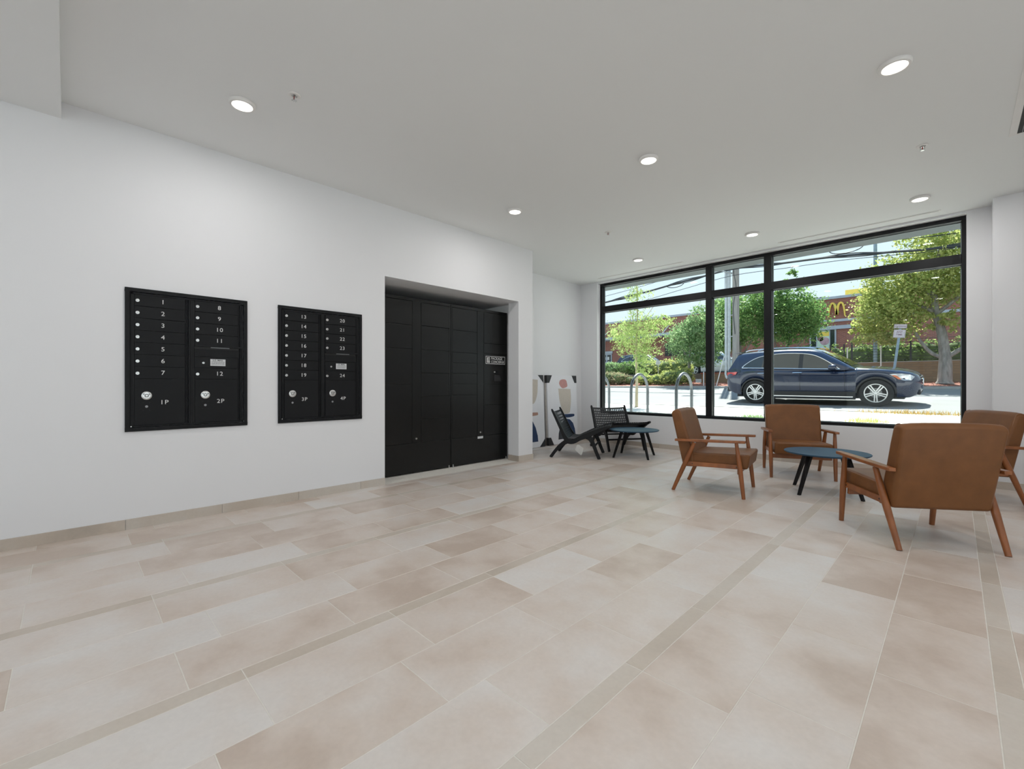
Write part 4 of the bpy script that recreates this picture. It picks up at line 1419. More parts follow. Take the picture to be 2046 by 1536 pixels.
# shrubs, hedges, ivy
g_sh = 'shrubs beyond the road'
for lab, px, yy, zb, blobs, sz, mm, n in [
    ('reddish-green loose shrub at the left end of the window view', 1228, 22.8, 1.08, [(-.4, 0, .38, .62, .5, .42), (.35, 0, .34, .62, .5, .38)], .06, 'leafG', 5000),
    ('small bright yellow-green shrub behind the first bike rack', 1288, 22.6, 1.08, [(0, 0, .26, .52, .45, .30)], .06, 'leafF', 2600),
    ('wide yellow-green mounded shrub behind the second bike rack', 1340, 22.8, 1.08, [(-.62, 0, .27, .55, .5, .33), (0, 0, .38, .70, .6, .42), (.70, 0, .46, .55, .5, .46)], .06, 'leafF', 6500),
    ('reddish twiggy shrub beside the mulch, below the hedge', 1258, 22.9, 1.1, [(0, 0, .22, .4, .4, .28)], .07, 'leafG', 800),
]:
    X, _ = at(px, 768, yy)
    shrub('garden_shrub', lab, X, yy, zb, blobs, sz, M[mm], n, group=g_sh)
for lab, px, blobs, mm in [
    ('clipped green hedge mound at the far left, behind the shrubs', 1222, [(0, 0, .35, .75, .6, .55)], 'leafB'),
    ('clipped dark-green hedge behind the young street tree', 1268, [(-.5, 0, .38, .65, .6, .55), (.35, 0, .40, .7, .6, .57)], 'leafC'),
    ('long clipped hedge with a small white sign before it', 1334, [(-1.0, 0, .36, .7, .6, .55), (-.1, 0, .38, .8, .6, .57), (.75, 0, .40, .7, .6, .60)], 'leafF'),
]:
    X, _ = at(px, 740, 24.6)
    shrub('clipped_hedge', lab, X, 24.6, 1.62, blobs, .075, M[mm], 5200, 'hedge', g_sh)
shrub('clipped_hedge', 'long dark ivy-covered hedge behind the iron fence', 0.0, 25.0, 1.72,
      [(-6.2 + i * 1.05, 0, .58, .78, .42, .62) for i in range(12)], .10, M['leafE'], 9500, 'hedge', g_sh, clump=0.14)
shrub('garden_shrub', 'orange-leaved round shrub at the left end of the iron fence', -4.35, 24.45, 1.72, [(0, 0, .55, .42, .35, .52)], .06, M['leafH'], 1500, group=g_sh)
# weeds by the window
for lab, X, Y, n, w, mm in [('tuft of yellowing weeds below the wide pane', -1.09, 9.65, 260, .30, 'leafF'), ('patch of green grass below the middle pane', -2.75, 9.3, 260, .28, 'leafB'),
                            ('straw-coloured grass verge beside the kerb at the right', -.55, 12.4, 600, .9, 'leafH')]:
    t = MB()
    for i in range(n):
        x, y = random.gauss(0, w * .5), random.gauss(0, .14)
        a = random.uniform(0, 6.28)
        h = random.uniform(.03, .12)
        dx, dy = math.cos(a) * .006, math.sin(a) * .006
        lx, ly = random.uniform(-.05, .05), random.uniform(-.05, .05)
        t.add([(x - dx, y - dy, 0), (x + dx, y + dy, 0), (x + lx, y + ly, h)], [(0, 1, 2)])
    me = bpy.data.meshes.new('grass_tuft')
    me.from_pydata(t.v, [], t.f)
    me.materials.append(M[mm])
    o = bpy.data.objects.new('grass_tuft', me)
    COL.objects.link(o)
    o.location = (X, Y, 0.405 + (Y - 7.33) * 0.0106 + 0.008)
    stuff(o)
    tag(o, lab, 'grass')

# ------------------------------------------------------------------ retaining wall, fence, posts
w = MB()
w.box(-9.6, -3.35, 23.86, 24.10, 1.0, 1.66)
wr = tag(w.build('retaining_wall', M['tanwall']), 'low tan block retaining wall behind the parked blue car', 'wall')
box('wall_cap', M['brick'], -9.65, -3.36, 23.82, 24.12, 1.66, 1.72, wr)
w = MB().box(-3.33, 14, 23.86, 24.10, 1.0, 2.0)
wr = tag(w.build('retaining_wall', M['tanwall']), 'taller tan block retaining wall behind the large tree trunk', 'wall')
box('wall_cap', M['curb'], -3.34, 14, 23.83, 24.12, 2.0, 2.03, wr)
ft = thing('iron_fence', 'black iron fence with horizontal rails on top of the tan block wall', 'fence', (0, 24.0, 2.03))
for x in [-3.2 + 1.9 * i for i in range(6)]:
    box('fence_post', M['fence'], x - .03, x + .03, -.03, .03, 0, .92, ft)
for i in range(8):
    box('fence_rail', M['fence'], -3.23, 6.5, -.008, .008, .08 + i * .115, .095 + i * .115, ft)
gt = thing('iron_gate_panel', 'black mesh fence panel between the orange shrub and the tall block wall', 'fence', (0, 24.2, 1.72))
for x in (-4.0, -3.5):
    box('fence_post', M['fence'], x - .025, x + .025, -.02, .02, 0, 1.15, gt)
for i in range(9):
    box('fence_rail', M['fence'], -4.0, -3.4, -.006, .006, .1 + i * .115, .112 + i * .115, gt)
for lab, px, y0_, y1_, Y in [('thin white marker post in front of the fence, left of the leaning sign', 1760, 690, 740, 23.6),
                             ('short white marker post beside the orange shrub', 1693, 694, 722, 23.7),
                             ('pale marker post at the kerb beside the first wide mullion', 1406, 742, 768, 22.0)]:
    X, z1 = at(px, y0_, Y)
    zb = 1.01 + (Y - 21.66) * 0.085
    o = MB().cyl((0, 0, 0), (0, 0, z1 - zb), .022, 10).build('marker_post', M['whitep'], None, (X, Y, zb - 0.01), smooth=True)
    tag(o, lab, 'post', 'thin marker posts beyond the road')
# leaning guy-wire guard
X1, z1 = at(1447, 712, 21.9)
X0, _ = at(1431, 775, 21.9)
tag(MB().cyl((0, 0, 0), (X1 - X0, 0, z1 - 1.0), .022, 10).build('guy_wire_guard', M['whitep'], None, (X0, 21.9, 1.0), smooth=True),
    'slanting pale guy-wire guard at the left foot of the utility pole', 'post')
# leaning parking sign
ps = thing('parking_sign', 'leaning parking sign with two faded plates on a blue-grey post', 'sign', (-1.72, 21.9, 1.01), 0)
MB().hexa([(-.04, -.015, 0), (.04, -.015, 0), (.04, .02, 0), (-.04, .02, 0)], [(.20, -.015, 2.15), (.28, -.015, 2.15), (.28, .02, 2.15), (.20, .02, 2.15)]).build('post', M['post'], ps, bevel=.004)
lean = math.atan2(.24, 2.15)
for nm, zc, hh, ww, lines in (('sign_plate', 1.97, .30, .34, [('ANY', .085, .06), ('TIME', .085, -.04)]), ('sign_plate', 2.24, .15, .36, [('NO PARKING', .05, 0)])):
    xc = zc * math.tan(lean)
    R = Matrix.Translation((xc, -.022, zc)) @ Matrix.Rotation(lean, 4, 'Y')
    q = MB().box(-ww / 2, ww / 2, -.003, .003, -hh / 2, hh / 2)
    q.v = [tuple(R @ Vector(v)) for v in q.v]
    pl = q.build(nm, M['signw'], ps)
    bd = MB()
    holed(bd, 'y', -.0042, -.0031, (-ww / 2 + .012, ww / 2 - .012), (-hh / 2 + .012, hh / 2 - .012), [(-ww / 2 + .02, ww / 2 - .02, -hh / 2 + .02, hh / 2 - .02)])
    bd.v = [tuple(R @ Vector(v)) for v in bd.v]
    bd.build('sign_border', M['signred'], pl)
    for s_, sz, dz in lines:
        tx = text('sign_lettering', s_, sz, M['signred'], (0, 0, 0), Matrix.Identity(4), pl, bold=.002)
        tx.data.transform(R @ Matrix.Translation((0, -.0045, dz)) @ ROT_Y)
# small white sign at the hedge
X, z1 = at(1315, 721, 24.0)
hs = thing('hedge_sign', 'small white sign on a thin post standing at the long hedge', 'sign', (X, 24.0, 1.25))
box('post', M['whitep'], -.015, .015, 0, .02, 0, z1 - 1.3, hs)
pl = box('sign_plate', M['whitep'], -.14, .14, -.012, 0, z1 - 1.25 - .2, z1 - 1.25, hs)
for dz in (.05, .10, .145):
    box('sign_line', M['greyp'], -.10, .10, -.0135, -.0121, z1 - 1.25 - dz - .012, z1 - 1.25 - dz, pl)

# utility pole, conduits, cables, lamp
PX, PY = -7.33, 22.2
up = thing('utility_pole', 'tall weathered wooden utility pole with grey conduits, between the two window mullions', 'pole', (PX, PY, 1.04))
MB().tube([(0, 0, 0), (0, 0, 4.5), (0, 0, 9.5)], [.155, .145, .125], 18).build('pole_shaft', M['pole'], up, smooth=True)
for dx, dy, r, z0_, top in ((-.40, -.10, .065, .75, 9), (-.26, -.12, .055, .95, 9), (-.19, -.16, .022, 1.6, 9)):
    MB().tube([(dx, dy, z0_), (dx, dy, top)], r, 12).build('conduit', M['conduit'], up, smooth=True)
MB().tube(catmull([(-.40, -.10, .75), (-.42, -.12, .55), (-.34, -.14, .35), (-.26, -.12, .55), (-.26, -.12, .95)], 5), .045, 10).build('conduit_elbow', M['conduit'], up, smooth=True)
for i in range(7):
    box('conduit_clamp', M['conduit'], -.47, -.05, -.10, -.07, 1.3 + i * 1.0, 1.34 + i * 1.0, up)
MB().tube(catmull([(.02, -.16, 2.4), (-.06, -.17, 3.6), (.06, -.17, 4.6), (-.05, -.17, 5.4), (.03, -.17, 6.3)], 5), .012, 6).build('loose_wire', M['cable'], up, smooth=True)
arm = MB().tube([(-.10, -.1, 5.25), (-.6, -.9, 5.42), (-1.0, -1.5, 5.30)], .03, 8).build('lamp_arm', M['conduit'], up, smooth=True)
MB().hexa([(-1.42, -1.75, 5.18), (-.94, -1.62, 5.18), (-.94, -1.42, 5.18), (-1.42, -1.52, 5.18)], [(-1.40, -1.75, 5.27), (-.94, -1.62, 5.32), (-.94, -1.42, 5.32), (-1.40, -1.52, 5.27)]) \
    .build('street_lamp_head', M['conduit'], up, bevel=.01)
sp_ = thing('steel_pole', 'slim dark steel pole rising behind the large tree', 'pole', (-2.45, 24.4, 1.70))
MB().tube([(0, 0, 0), (0, 0, 8.5)], [.075, .055], 12).build('pole_shaft', M['post'], sp_, smooth=True)
box('base_plate', M['post'], -.15, .15, -.15, .15, -.0, .03, sp_)

CY = 21.9
main = [(-24, 5.4), (-19, 5.55), (-14.1, 5.82), (-11.3, 6.08), (-9.5, 6.27), (-7.33, 6.45), (-5.2, 6.33), (-3.28, 6.22), (-1.67, 6.05), (-.38, 5.92), (3, 5.85), (9, 6.0)]
wob = lambda a, ph: [(x, CY - .06 + .02 * math.sin(x * 2 + ph), z + a * math.sin(x * 1.9 + ph)) for x, z, _ in catmull([(x, z, 0) for x, z in main], 7)]
for lab, a, ph, r, dz in [('thick black cable bundle sagging across the sky at the height of the top panes', .0, 0, .045, 0),
                          ('black cable winding around the thick cable bundle', .055, 1.0, .022, .03),
                          ('second thin cable winding just below the thick bundle', .05, 3.6, .018, -.03)]:
    o = MB().tube([(x, y, z + dz) for x, y, z in wob(a, ph)], r, 7).build('overhead_cable', M['cable'], None, smooth=True)
    tag(o, lab, 'cable', 'overhead cables along the street')
for lab, y_, dz0, dz1, r in [('highest thin overhead wire above the cable bundle', 22.0, .75, .35, .011), ('thin overhead wire just above the cable bundle at the right', 22.05, .42, .55, .012),
                             ('thin overhead wire running below the bundle at the left', 21.7, -.55, .10, .012)]:
    pts = [(x, y_, z + dz0 + (dz1 - dz0) * (x + 14) / 20) for x, z, _ in catmull([(x, z, 0) for x, z in main], 4)]
    o = MB().tube(pts, r, 5).build('overhead_cable', M['cable'], None, smooth=True)
    tag(o, lab, 'cable', 'overhead cables along the street')
for lab, cx, cz, rx, rz in (('slack loop of cable hanging from the bundle in the left pane', -10.1, 6.18, .45, .16), ('slack loop of cable above the bundle in the wide pane', -3.1, 6.50, .55, .20)):
    pts = [(cx + rx * math.cos(a), CY - .1, cz + rz * math.sin(a)) for a in [PI + PI * i / 14 for i in range(15)]]
    tag(MB().tube(pts, .018, 6).build('cable_loop', M['cable'], None, smooth=True), lab, 'cable')

# ------------------------------------------------------------------ bike racks
def rack(label, x):
    t = thing('bike_rack', label, 'bike rack', (x, 8.9, 0.430), 0, 'inverted-U bike racks on the sidewalk')
    R, h = .36, .875
    pts = [(0, -R, 0), (0, -R, h - R * .95)] + [(0, -R * math.cos(a), h - R + R * math.sin(a)) for a in [PI * i / 16 for i in range(1, 16)]] + [(0, R, h - R * .95), (0, R, 0)]
    MB().tube(pts, .030, 14).build('bent_tube', M['rack'], t, smooth=True)
    for s in (-1, 1):
        MB().cyl((0, s * R, -.001), (0, s * R, .010), .07, 20).build('foot_flange', M['rack'], t, smooth=True)


rack('steel inverted-U bike rack at the left edge of the window, half hidden by the frame', -5.94)
rack('steel inverted-U bike rack in front of the young street tree', -4.93)
rack('steel inverted-U bike rack nearest the first mullion', -3.93)

# ------------------------------------------------------------------ brick building across the street
BY = 40.0
bb = thing('brick_building', 'long red brick restaurant building across the road, with a yellow emblem', 'building', (0, BY, 1.7))


def bpt(px, py):
    X, Z = at(px, py, BY)
    return X, Z - 1.7


def bbox(nm, m, p0, p1, y0, y1, parent=bb, bevel=0):
    (xa, za), (xb, zb) = bpt(*p0), bpt(*p1)
    return box(nm, m, xa, xb, y0, y1, za, zb, parent, bevel=bevel)


box('brick_wall', M['brick'], -60, 14, 0, 12, 0, 5.72, bb)
box('coping', M['coping'], -60.1, 14.1, -.12, 12.1, 5.72, 5.90, bb)
zb_ = bpt(1670, 640)[1]
box('string_course', M['coping'], -11.5, 14, -.10, 0, zb_ - .10, zb_ + .08, bb)
zl = bpt(1670, 655)[1]
box('lintel_band', M['coping'], -10.3, -4.6, -.16, 0, zl - .10, zl + .16, bb)
# canopy with tie rods over the left part
cn = box('entrance_canopy', M['coping'], -34, -13.2, -1.3, 0, 3.92, 4.17, bb)
for px in (1216, 1336, 1284):
    X, _ = bpt(px, 660)
    MB().tube([(X, -1.2, 4.17), (X, -.02, 4.95)], .05, 8).build('tie_rod', M['whitep'], bb, smooth=True)
box('painted_shade_panel', M['clad'], -19.5, -14.5, -.05, 0, 2.1, 3.3, bb)  # dark sheet standing in for the shade of the recess below the canopy
# windows
def bwin(x0, x1, z0, z1, cols):
    f = MB()
    holed(f, 'y', -.08, 0.0, (x0, x1), (z0, z1), [(x0 + .09, x1 - .09, z0 + .09, z1 - .09)])
    fr = f.build('window', M['coping'], bb)
    n = len(cols)
    for a, b in cols:
        box('pane', M['wglass'], a, b, -.03, -.002, z0 + .09, z1 - .09, fr)
    for (a, b), (c, d) in zip(cols[:-1], cols[1:]):
        box('window_bar', M['coping'], b, c, -.07, 0, z0 + .09, z1 - .09, fr)
    return fr


xa, za = bpt(1618, 661)
xb, zb2 = bpt(1671, 695)
xp0, _ = bpt(1632, 670)
xp1, _ = bpt(1658, 670)
bwin(xa, xb, zb2 - .5, za + .05, [(xa + .09, xp0 - .03), (xp0 + .03, xp1 - .03), (xp1 + .03, xb - .09)])
po = box('window_poster', M['poster'], xp0 + .03, xp1 - .03, -.045, -.031, zb2 - .2, za - .06, bb)
pw, pz0, pz1 = xp1 - xp0 - .06, zb2 - .2, za - .06
px0 = xp0 + .03
box('poster_band', M['yellow'], px0, px0 + pw, -.050, -.0455, pz1 - .42, pz1 - .08, po)
MB().lathe([(0, -.004), (.30, -.004), (.30, 0), (0, 0)], (px0 + pw * .62, -.0455, pz0 + .75), 18, 'y').build('poster_figure', M['posterpink'], po)
MB().lathe([(0, -.004), (.20, -.004), (.20, 0), (0, 0)], (px0 + pw * .28, -.0455, pz0 + .95), 18, 'y').build('poster_figure', M['posterdark'], po)
x1_, z1_ = bpt(1203, 708)
x2_, z2_ = bpt(1223, 724)
fw = bwin(x1_ - 1.5, x2_, z2_, z1_, [(x1_ - 1.4, x1_ + .55), (x1_ + .68, x2_ - .09)])
for dz in (.10, .62):
    box('window_notice', M['paper'], x2_ - .75, x2_ - .32, -.045, -.031, z2_ + .18 + dz, z2_ + .50 + dz, fw)
box('window_head_band', M['coping'], x1_ - 1.6, x2_ + .1, -.12, 0, z1_ + .02, z1_ + .28, bb)
box('window_sill', M['coping'], x1_ - 1.6, x2_ + .1, -.2, 0, z2_ - .16, z2_ - .02, bb)
# brick pilaster with grey cap
xq, zq = bpt(1504, 672)
xr, _ = bpt(1522, 672)
box('pilaster', M['brick'], xq, xr + .6, -1.6, 0, 0, zq - .1, bb)
box('pilaster_cap', M['coping'], xq - .1, xr + .7, -1.7, 0, zq - .1, zq + .1, bb)
# yellow double-arch emblem
(ex0, ez1), (ex1, ez0) = bpt(1655, 606), bpt(1690, 631)
ew, eh = ex1 - ex0, (ez1 - ez0)
em = MB()
for s in (0, 1):
    cx = ex0 + ew * (.27 if s == 0 else .73)
    lo = ez0 + eh * .10
    outer, inner = (-1, 1) if s == 0 else (1, -1)
    hw = ew * .235
    P = [(cx + outer * hw, ez0, .035), (cx + outer * hw * .86, ez0 + eh * .40, .045), (cx + outer * hw * .55, ez0 + eh * .82, .055), (cx, ez1 - .045, .060),
         (cx + inner * hw * .55, ez0 + eh * .80, .065), (cx + inner * hw * .82, ez0 + eh * .45, .075), (cx + inner * hw * .96, ez0 + eh * .12, .080)]
    em.ribbon([(a, b, c) for a, b, c in P], -.16, -.02)
em.build('arch_emblem', M['yellow'], bb)
xy, zy = bpt(1679, 581)
box('roof_sign_blade', M['yellow'], xy, xy + 2.2, 2.0, 2.3, 5.9, zy + .35, bb)
MB().cyl((bpt(1635, 596)[0], 1, 5.9), (bpt(1635, 596)[0], 1, 6.12), .12, 10).build('roof_vent', M['clad'], bb)


# ------------------------------------------------------------------ cars
def interp(T, x):
    if x <= T[0][0]:
        return T[0][1]
    for (a, b), (c, d) in zip(T[:-1], T[1:]):
        if x <= c:
            return b + (d - b) * (x - a) / (c - a)
    return T[-1][1]


def car(name, label, loc, rz, paint, group=None, detail=True):
    t = thing(name, label, 'car', loc, rz, group)
    FWX, RWX, WR = 1.45, -1.42, .365
    top = catmull([(-2.33, .86, 0), (-2.27, 1.0, 0), (-2.05, 1.10, 0), (-1.6, 1.10, 0), (-.8, 1.06, 0), (0, 1.02, 0), (.75, .995, 0), (1.0, 1.03, 0),
                   (1.4, 1.01, 0), (1.8, .965, 0), (2.08, .905, 0), (2.24, .83, 0), (2.33, .69, 0)], 5)
    top = [(a, b) for a, b, _ in top]
    bot = [(-2.33, .50), (-2.26, .40), (-2.05, .29), (-1.7, .21), (1.7, .21), (2.1, .24), (2.25, .30), (2.33, .42)]
    wid = [(-2.33, .62), (-2.28, .74), (-2.15, .83), (-1.9, .895), (-1.4, .93), (1.3, .93), (1.7, .905), (2.0, .82), (2.15, .73), (2.27, .58), (2.33, .42)]
    xs = sorted({round(-2.33 + i * .0466, 4) for i in range(101)} | {round(FWX + .41 * math.sin(a * PI / 16), 4) for a in range(-8, 9)} |
                {round(RWX + .41 * math.sin(a * PI / 16), 4) for a in range(-8, 9)})
    prof = [(.0, 0), (.78, 0), (.93, .04), (.985, .28), (1.0, .50), (.992, .70), (.975, .82), (.945, .91), (.88, .97), (.6, 1.0), (0, 1.02)]
    b = MB()
    n = len(prof)
    vs = []
    for x in xs:
        zt, zb, w_ = interp(top, x), interp(bot, x), interp(wid, x)
        for xw in (FWX, RWX):
            if abs(x - xw) < .405:
                zb = max(zb, WR + math.sqrt(.405 ** 2 - (x - xw) ** 2))
        for s in (1, -1):
            for (f, h) in prof:
                vs.append((x, s * f * w_, zb + (zt - zb) * h))
    fs = []
    for i in range(len(xs) - 1):
        for s in (0, 1):
            for j in range(n - 1):
                a0 = i * 2 * n + s * n + j
                fs.append((a0, a0 + 1, a0 + 2 * n + 1, a0 + 2 * n))
    for e_ in (0, len(xs) - 1):
        o0 = e_ * 2 * n
        fs.append(tuple(range(o0, o0 + n)) + tuple(range(o0 + 2 * n - 1, o0 + n - 1, -1)))
    b.add(vs, fs)
    b.build('body', paint, t, smooth=True, angle=40)
    # cabin
    roof = catmull([(-2.20, 1.10, 0), (-2.12, 1.24, 0), (-2.02, 1.45, 0), (-1.93, 1.545, 0), (-1.5, 1.59, 0), (-.9, 1.615, 0), (-.3, 1.605, 0), (.15, 1.545, 0), (.45, 1.385, 0), (.75, 1.20, 0), (1.02, 1.02, 0)], 5)
    roof = [(a, b_) for a, b_, _ in roof]
    ys = lambda z: .875 - max(0, z - 1.02) * .46
    g = MB()
    vs = []
    xs2 = [-2.20 + i * .046 for i in range(71)]
    for x in xs2:
        zt = interp(roof, x)
        z0_ = min(.98, zt)
        for s in (1, -1):
            for y, z in ((ys(1.0), z0_), (ys((z0_ + zt) / 2), (z0_ + zt) / 2), (ys(zt - .05), max(z0_, zt - .06)), (max(0, ys(zt) - .05), max(z0_, zt - .018)), (max(0, ys(zt) - .16), max(z0_, zt - .002)), (0, zt + .012)):
                vs.append((x, s * y, z))
    fs = []
    for i in range(len(xs2) - 1):
        for s in (0, 1):
            for j in range(5):
                a0 = i * 12 + s * 6 + j
                fs.append((a0, a0 + 1, a0 + 13, a0 + 12))
    g.add(vs, fs)
    g.build('roof', paint, t, smooth=True, angle=40)

    def side_panel(nm, m, pts, s, d=.018, th=.006):
        q = MB()
        P = [(x, s * (ys(z) + d), z) for x, z in pts]
        Q = [(x, s * (ys(z) + d - th), z) for x, z in pts]
        k = len(P)
        q.add(P + Q, [tuple(range(k)), tuple(range(2 * k - 1, k - 1, -1))] + [(i, (i + 1) % k, (i + 1) % k + k, i + k) for i in range(k)])
        return q.build(nm, m, t)
    roofl = [(.68, 1.02), (.50, 1.16), (.28, 1.31), (.04, 1.425), (-.25, 1.475), (-.62, 1.495), (-.93, 1.485), (-1.25, 1.44), (-1.50, 1.35), (-1.72, 1.20), (-1.80, 1.115)]
    rl = lambda x: interp(sorted(roofl), x)
    belt = [(-1.80, 1.105), (-1.0, 1.075), (0, 1.035), (.70, 1.01)]
    bl = lambda x: interp(belt, x)
    for s in (-1, 1):
        for x0_, x1_2 in ((-1.76, -1.20), (-1.14, -.28), (-.18, .66)):
            k = 9
            up_ = [(x0_ + (x1_2 - x0_) * i / k, rl(x0_ + (x1_2 - x0_) * i / k) - .012) for i in range(k + 1)]
            dn = [(x1_2, bl(x1_2) + .012), (x0_, bl(x0_) + .012)]
            if x0_ > -.5:
                dn = [(x1_2 - .02, bl(x1_2) + .004), (x0_, bl(x0_) + .012)]
            side_panel('side_window', M['carglass'], up_ + dn, s)
        side_panel('window_pillar', M['clad'], [(-1.20, rl(-1.2) - .012), (-1.14, rl(-1.14) - .012), (-1.14, bl(-1.14)), (-1.20, bl(-1.2))], s, .019)
        side_panel('window_pillar', M['clad'], [(-.28, rl(-.28) - .012), (-.18, rl(-.18) - .012), (-.18, bl(-.18)), (-.28, bl(-.28))], s, .019)
        tr = [(x, s * (ys(z) + .018), z) for x, z in roofl]
        br = [(x, s * (ys(z) + .018), z) for x, z in belt]
        MB().tube([p for p in catmull(tr, 3)], .012, 6).build('chrome_trim', M['carchrome'], t, smooth=True)
        MB().tube(br, .013, 6).build('chrome_trim', M['carchrome'], t, smooth=True)
        if not detail:
            continue
        MB().tube(catmull([(-1.75, s * .60, 1.60), (-1.55, s * .61, 1.645), (-.8, s * .61, 1.665), (-.1, s * .61, 1.635), (.12, s * .62, 1.575)], 4), .016, 6).build('roof_rail', M['carchrome'], t, smooth=True)
        MB().tube([(-.96, s * .945, .262), (.98, s * .945, .252)], .020, 6).build('running_board', M['carchrome'], t, smooth=True)
        box('sill_cladding', M['clad'], -1.0, 1.03, s * .86, s * .937, .185, .40, t, bevel=.006)
        for xw in (FWX, RWX):
            C = [(xw + .425 * math.cos(a), WR + .425 * math.sin(a)) for a in [PI * i / 18 for i in range(19)]]
            C2 = [(xw + .385 * math.cos(a), WR + .385 * math.sin(a)) for a in [PI * i / 18 for i in range(19)]]
            q = MB()
            for i in range(18):
                p = [C[i], C[i + 1], C2[i + 1], C2[i]]
                yo = lambda x: s * (interp(wid, x) * 1.0 + .008)
                o0 = len(q.v)
                q.v += [(a, yo(a), b_) for a, b_ in p] + [(a, yo(a) - s * .10, b_) for a, b_ in p]
                q.f += [(o0, o0 + 1, o0 + 2, o0 + 3), (o0 + 4, o0 + 7, o0 + 6, o0 + 5), (o0, o0 + 4, o0 + 5, o0 + 1), (o0 + 3, o0 + 2, o0 + 6, o0 + 7)]
            q.build('wheel_arch', M['clad'], t, smooth=True)
        for xd in (-.30, -1.22):
            MB().tube([(xd - .11, s * .945, .93), (xd - .06, s * .962, .935), (xd + .06, s * .962, .935), (xd + .11, s * .945, .93)], .013, 6).build('door_handle', M['carchrome'], t, smooth=True)
        MB().tube([(.98, s * .935, .86), (-.0, s * .942, .875), (-2.0, s * .885, .90)], .006, 5).build('shoulder_crease', paint, t, smooth=True)
        for xd in (.80, -.24):
            MB().box(xd - .003, xd + .003, s * .925, s * .9335, .44, 1.0).build('door_gap', M['clad'], t)
        m_ = MB().lathe([(0, -.10), (.05, -.095), (.075, -.05), (.08, .02), (.07, .07), (0, .09)], (.55, s * 1.0, 1.065), 14, 'x')
        mir = m_.build('wing_mirror', paint, t, smooth=True)
        MB().tube([(.60, s * .87, 1.0), (.56, s * .96, 1.03)], .02, 6).build('mirror_stalk', M['clad'], mir, smooth=True)
        # lamps
        hl = MB()
        pts = [(1.72, .855), (1.95, .865), (2.12, .83), (2.20, .77), (2.14, .685), (1.98, .69), (1.84, .77)]
        P = [(x, s * (interp(wid, x) * .998 + .012), z) for x, z in pts]
        Q = [(x, s * (interp(wid, x) * .9 - .03), z) for x, z in pts]
        k = len(P)
        hl.add(P + Q, [tuple(range(k)), tuple(range(2 * k - 1, k - 1, -1))] + [(i, (i + 1) % k, (i + 1) % k + k, i + k) for i in range(k)])
        h_ = hl.build('headlamp', M['headlight'], t, smooth=False)
        ap = [(1.76, .835), (1.86, .82), (1.96, .72), (1.90, .715)]
        q = MB().add([(x, s * (interp(wid, x) * .998 + .015), z) for x, z in ap] + [(x, s * (interp(wid, x) * .998 + .008), z) for x, z in ap],
                     [(0, 1, 2, 3), (7, 6, 5, 4), (0, 4, 5, 1), (1, 5, 6, 2), (2, 6, 7, 3), (3, 7, 4, 0)])
        q.build('side_marker', M['amber'], h_)
        tl = [(-1.93, .985), (-2.14, 1.0), (-2.27, .97), (-2.30, .87), (-2.12, .86), (-1.98, .90)]
        P = [(x, s * (interp(wid, x) * .995 + .012), z) for x, z in tl]
        Q = [(x, s * (interp(wid, x) * .9 - .02), z) for x, z in tl]
        k = len(P)
        MB().add(P + Q, [tuple(range(k)), tuple(range(2 * k - 1, k - 1, -1))] + [(i, (i + 1) % k, (i + 1) % k + k, i + k) for i in range(k)]).build('tail_lamp', M['taillight'], t)
    # windscreen and rear glass
    for x0_, x1_2 in ((.22, .93), (-2.13, -1.99)):
        q = MB()
        k = 6
        vs = []
        for i in range(k + 1):
            x = x0_ + (x1_2 - x0_) * i / k
            z = interp(roof, x)
            for j in range(9):
                f = -1 + j / 4
                y = f * (ys(z) - .12)
                vs.append((x, y, z + .018 - .010 * f * f))
        q.add(vs, [(i * 9 + j, i * 9 + j + 1, i * 9 + j + 10, i * 9 + j + 9) for i in range(k) for j in range(8)])
        q.build('windscreen' if x0_ > 0 else 'rear_window', M['carglass'], t, smooth=True)
    box('underbody', M['clad'], -2.0, 2.0, -.70, .70, .20, .80, t)
    if detail:
        q = MB().box(2.18, 2.315, -.40, .40, .48, .76)
        gr = q.build('front_grille', M['clad'], t, bevel=.02)
        for i in range(3):
            box('grille_bar', M['carchrome'], 2.315, 2.335, -.36, .36, .55 + i * .075, .565 + i * .075, gr)
        MB().lathe([(0, .012), (.075, .012), (.085, 0)], (2.33, 0, .62), 20, 'x').build('round_badge', M['carchrome'], gr, smooth=True)
        box('lower_intake', M['clad'], 2.15, 2.30, -.55, .55, .30, .44, t, bevel=.02)
        box('rear_bumper', M['clad'], -2.30, -2.10, -.70, .70, .36, .56, t, bevel=.03)
        MB().hexa([(-2.10, -.55, 1.545), (-1.90, -.58, 1.57), (-1.90, .58, 1.57), (-2.10, .55, 1.545)], [(-2.12, -.55, 1.565), (-1.90, -.58, 1.60), (-1.90, .58, 1.60), (-2.12, .55, 1.565)]).build('rear_spoiler', paint, t)
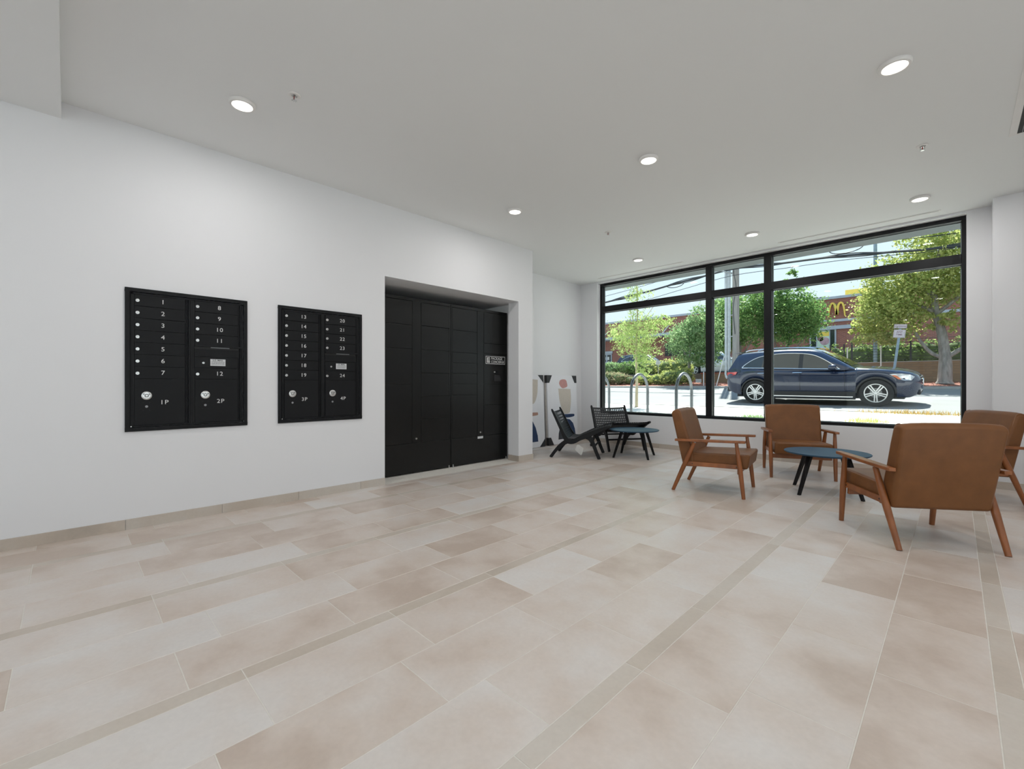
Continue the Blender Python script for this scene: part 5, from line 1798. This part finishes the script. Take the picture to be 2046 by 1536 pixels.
    for xw in (FWX, RWX):
        for s in (-1, 1):
            yo = s * .915
            ty = MB().lathe([(.245, 0), (.30, .008), (.345, 0), (.365, -.03), (.365, -.19), (.34, -.215), (.245, -.215)] if s > 0 else
                            [(.245, 0), (.30, -.008), (.345, 0), (.365, .03), (.365, .19), (.34, .215), (.245, .215)], (xw, yo, WR), 40, 'y').build('tyre', M['tyre'], t, smooth=True)
            if s > 0 and not detail:
                continue
            sg_ = -s
            MB().lathe([(0, sg_ * .07), (.235, sg_ * .07), (.245, sg_ * .05), (.245, sg_ * .20)], (xw, yo, WR), 36, 'y').build('wheel_well_disc', M['clad'], ty)
            MB().lathe([(.222, sg_ * .02), (.225, -sg_ * .004), (.245, -sg_ * .006), (.249, sg_ * .012), (.222, sg_ * .02)], (xw, yo, WR), 44, 'y').build('rim', M['rim'], ty, smooth=True)
            for k in range(5):
                a = PI / 2 + PI + k * 2 * PI / 5
                for off in (-.026, .026):
                    c_, s_ = math.cos(a), math.sin(a)
                    r0, r1 = .03, .232
                    hw = .014
                    q = []
                    for r, o_ in ((r0, off * .7), (r1, off * 1.15)):
                        for d in (-hw, hw):
                            q.append((xw + c_ * r - s_ * (o_ + d), WR + s_ * r + c_ * (o_ + d)))
                    q = [q[0], q[1], q[3], q[2]]
                    MB().prism(q, yo + sg_ * .004, yo + sg_ * .03, 'y').build('spoke', M['rim'], ty)
            MB().lathe([(0, -sg_ * .004), (.035, -sg_ * .002), (.045, sg_ * .02)], (xw, yo, WR), 20, 'y').build('hub_cap', M['rim'], ty, smooth=True)
            if detail:
                MB().lathe([(0.05, sg_ * .055), (.13, sg_ * .055), (.13, sg_ * .065)], (xw, yo, WR), 30, 'y').build('brake_disc', M['gasket'], ty)
    return t


suv = car('blue_suv', 'dark blue estate SUV passing on the near side of the road', (-2.94, 15.83, 0.556), 0, M['navy'])
suv.rotation_euler = (math.radians(3.9), 0, 0)          # it stands on the cambered side of the road
g_pk = 'cars parked before the brick building'
car('parked_suv', 'black SUV parked behind the long hedge, left of the round tree', (-15.85, 30.0, 1.705), 0, M['darkpaint'], g_pk, False)
car('parked_car', 'silver car parked behind the utility pole', (-10.95, 30.5, 1.705), 0, M['whitepaint'], g_pk, False)
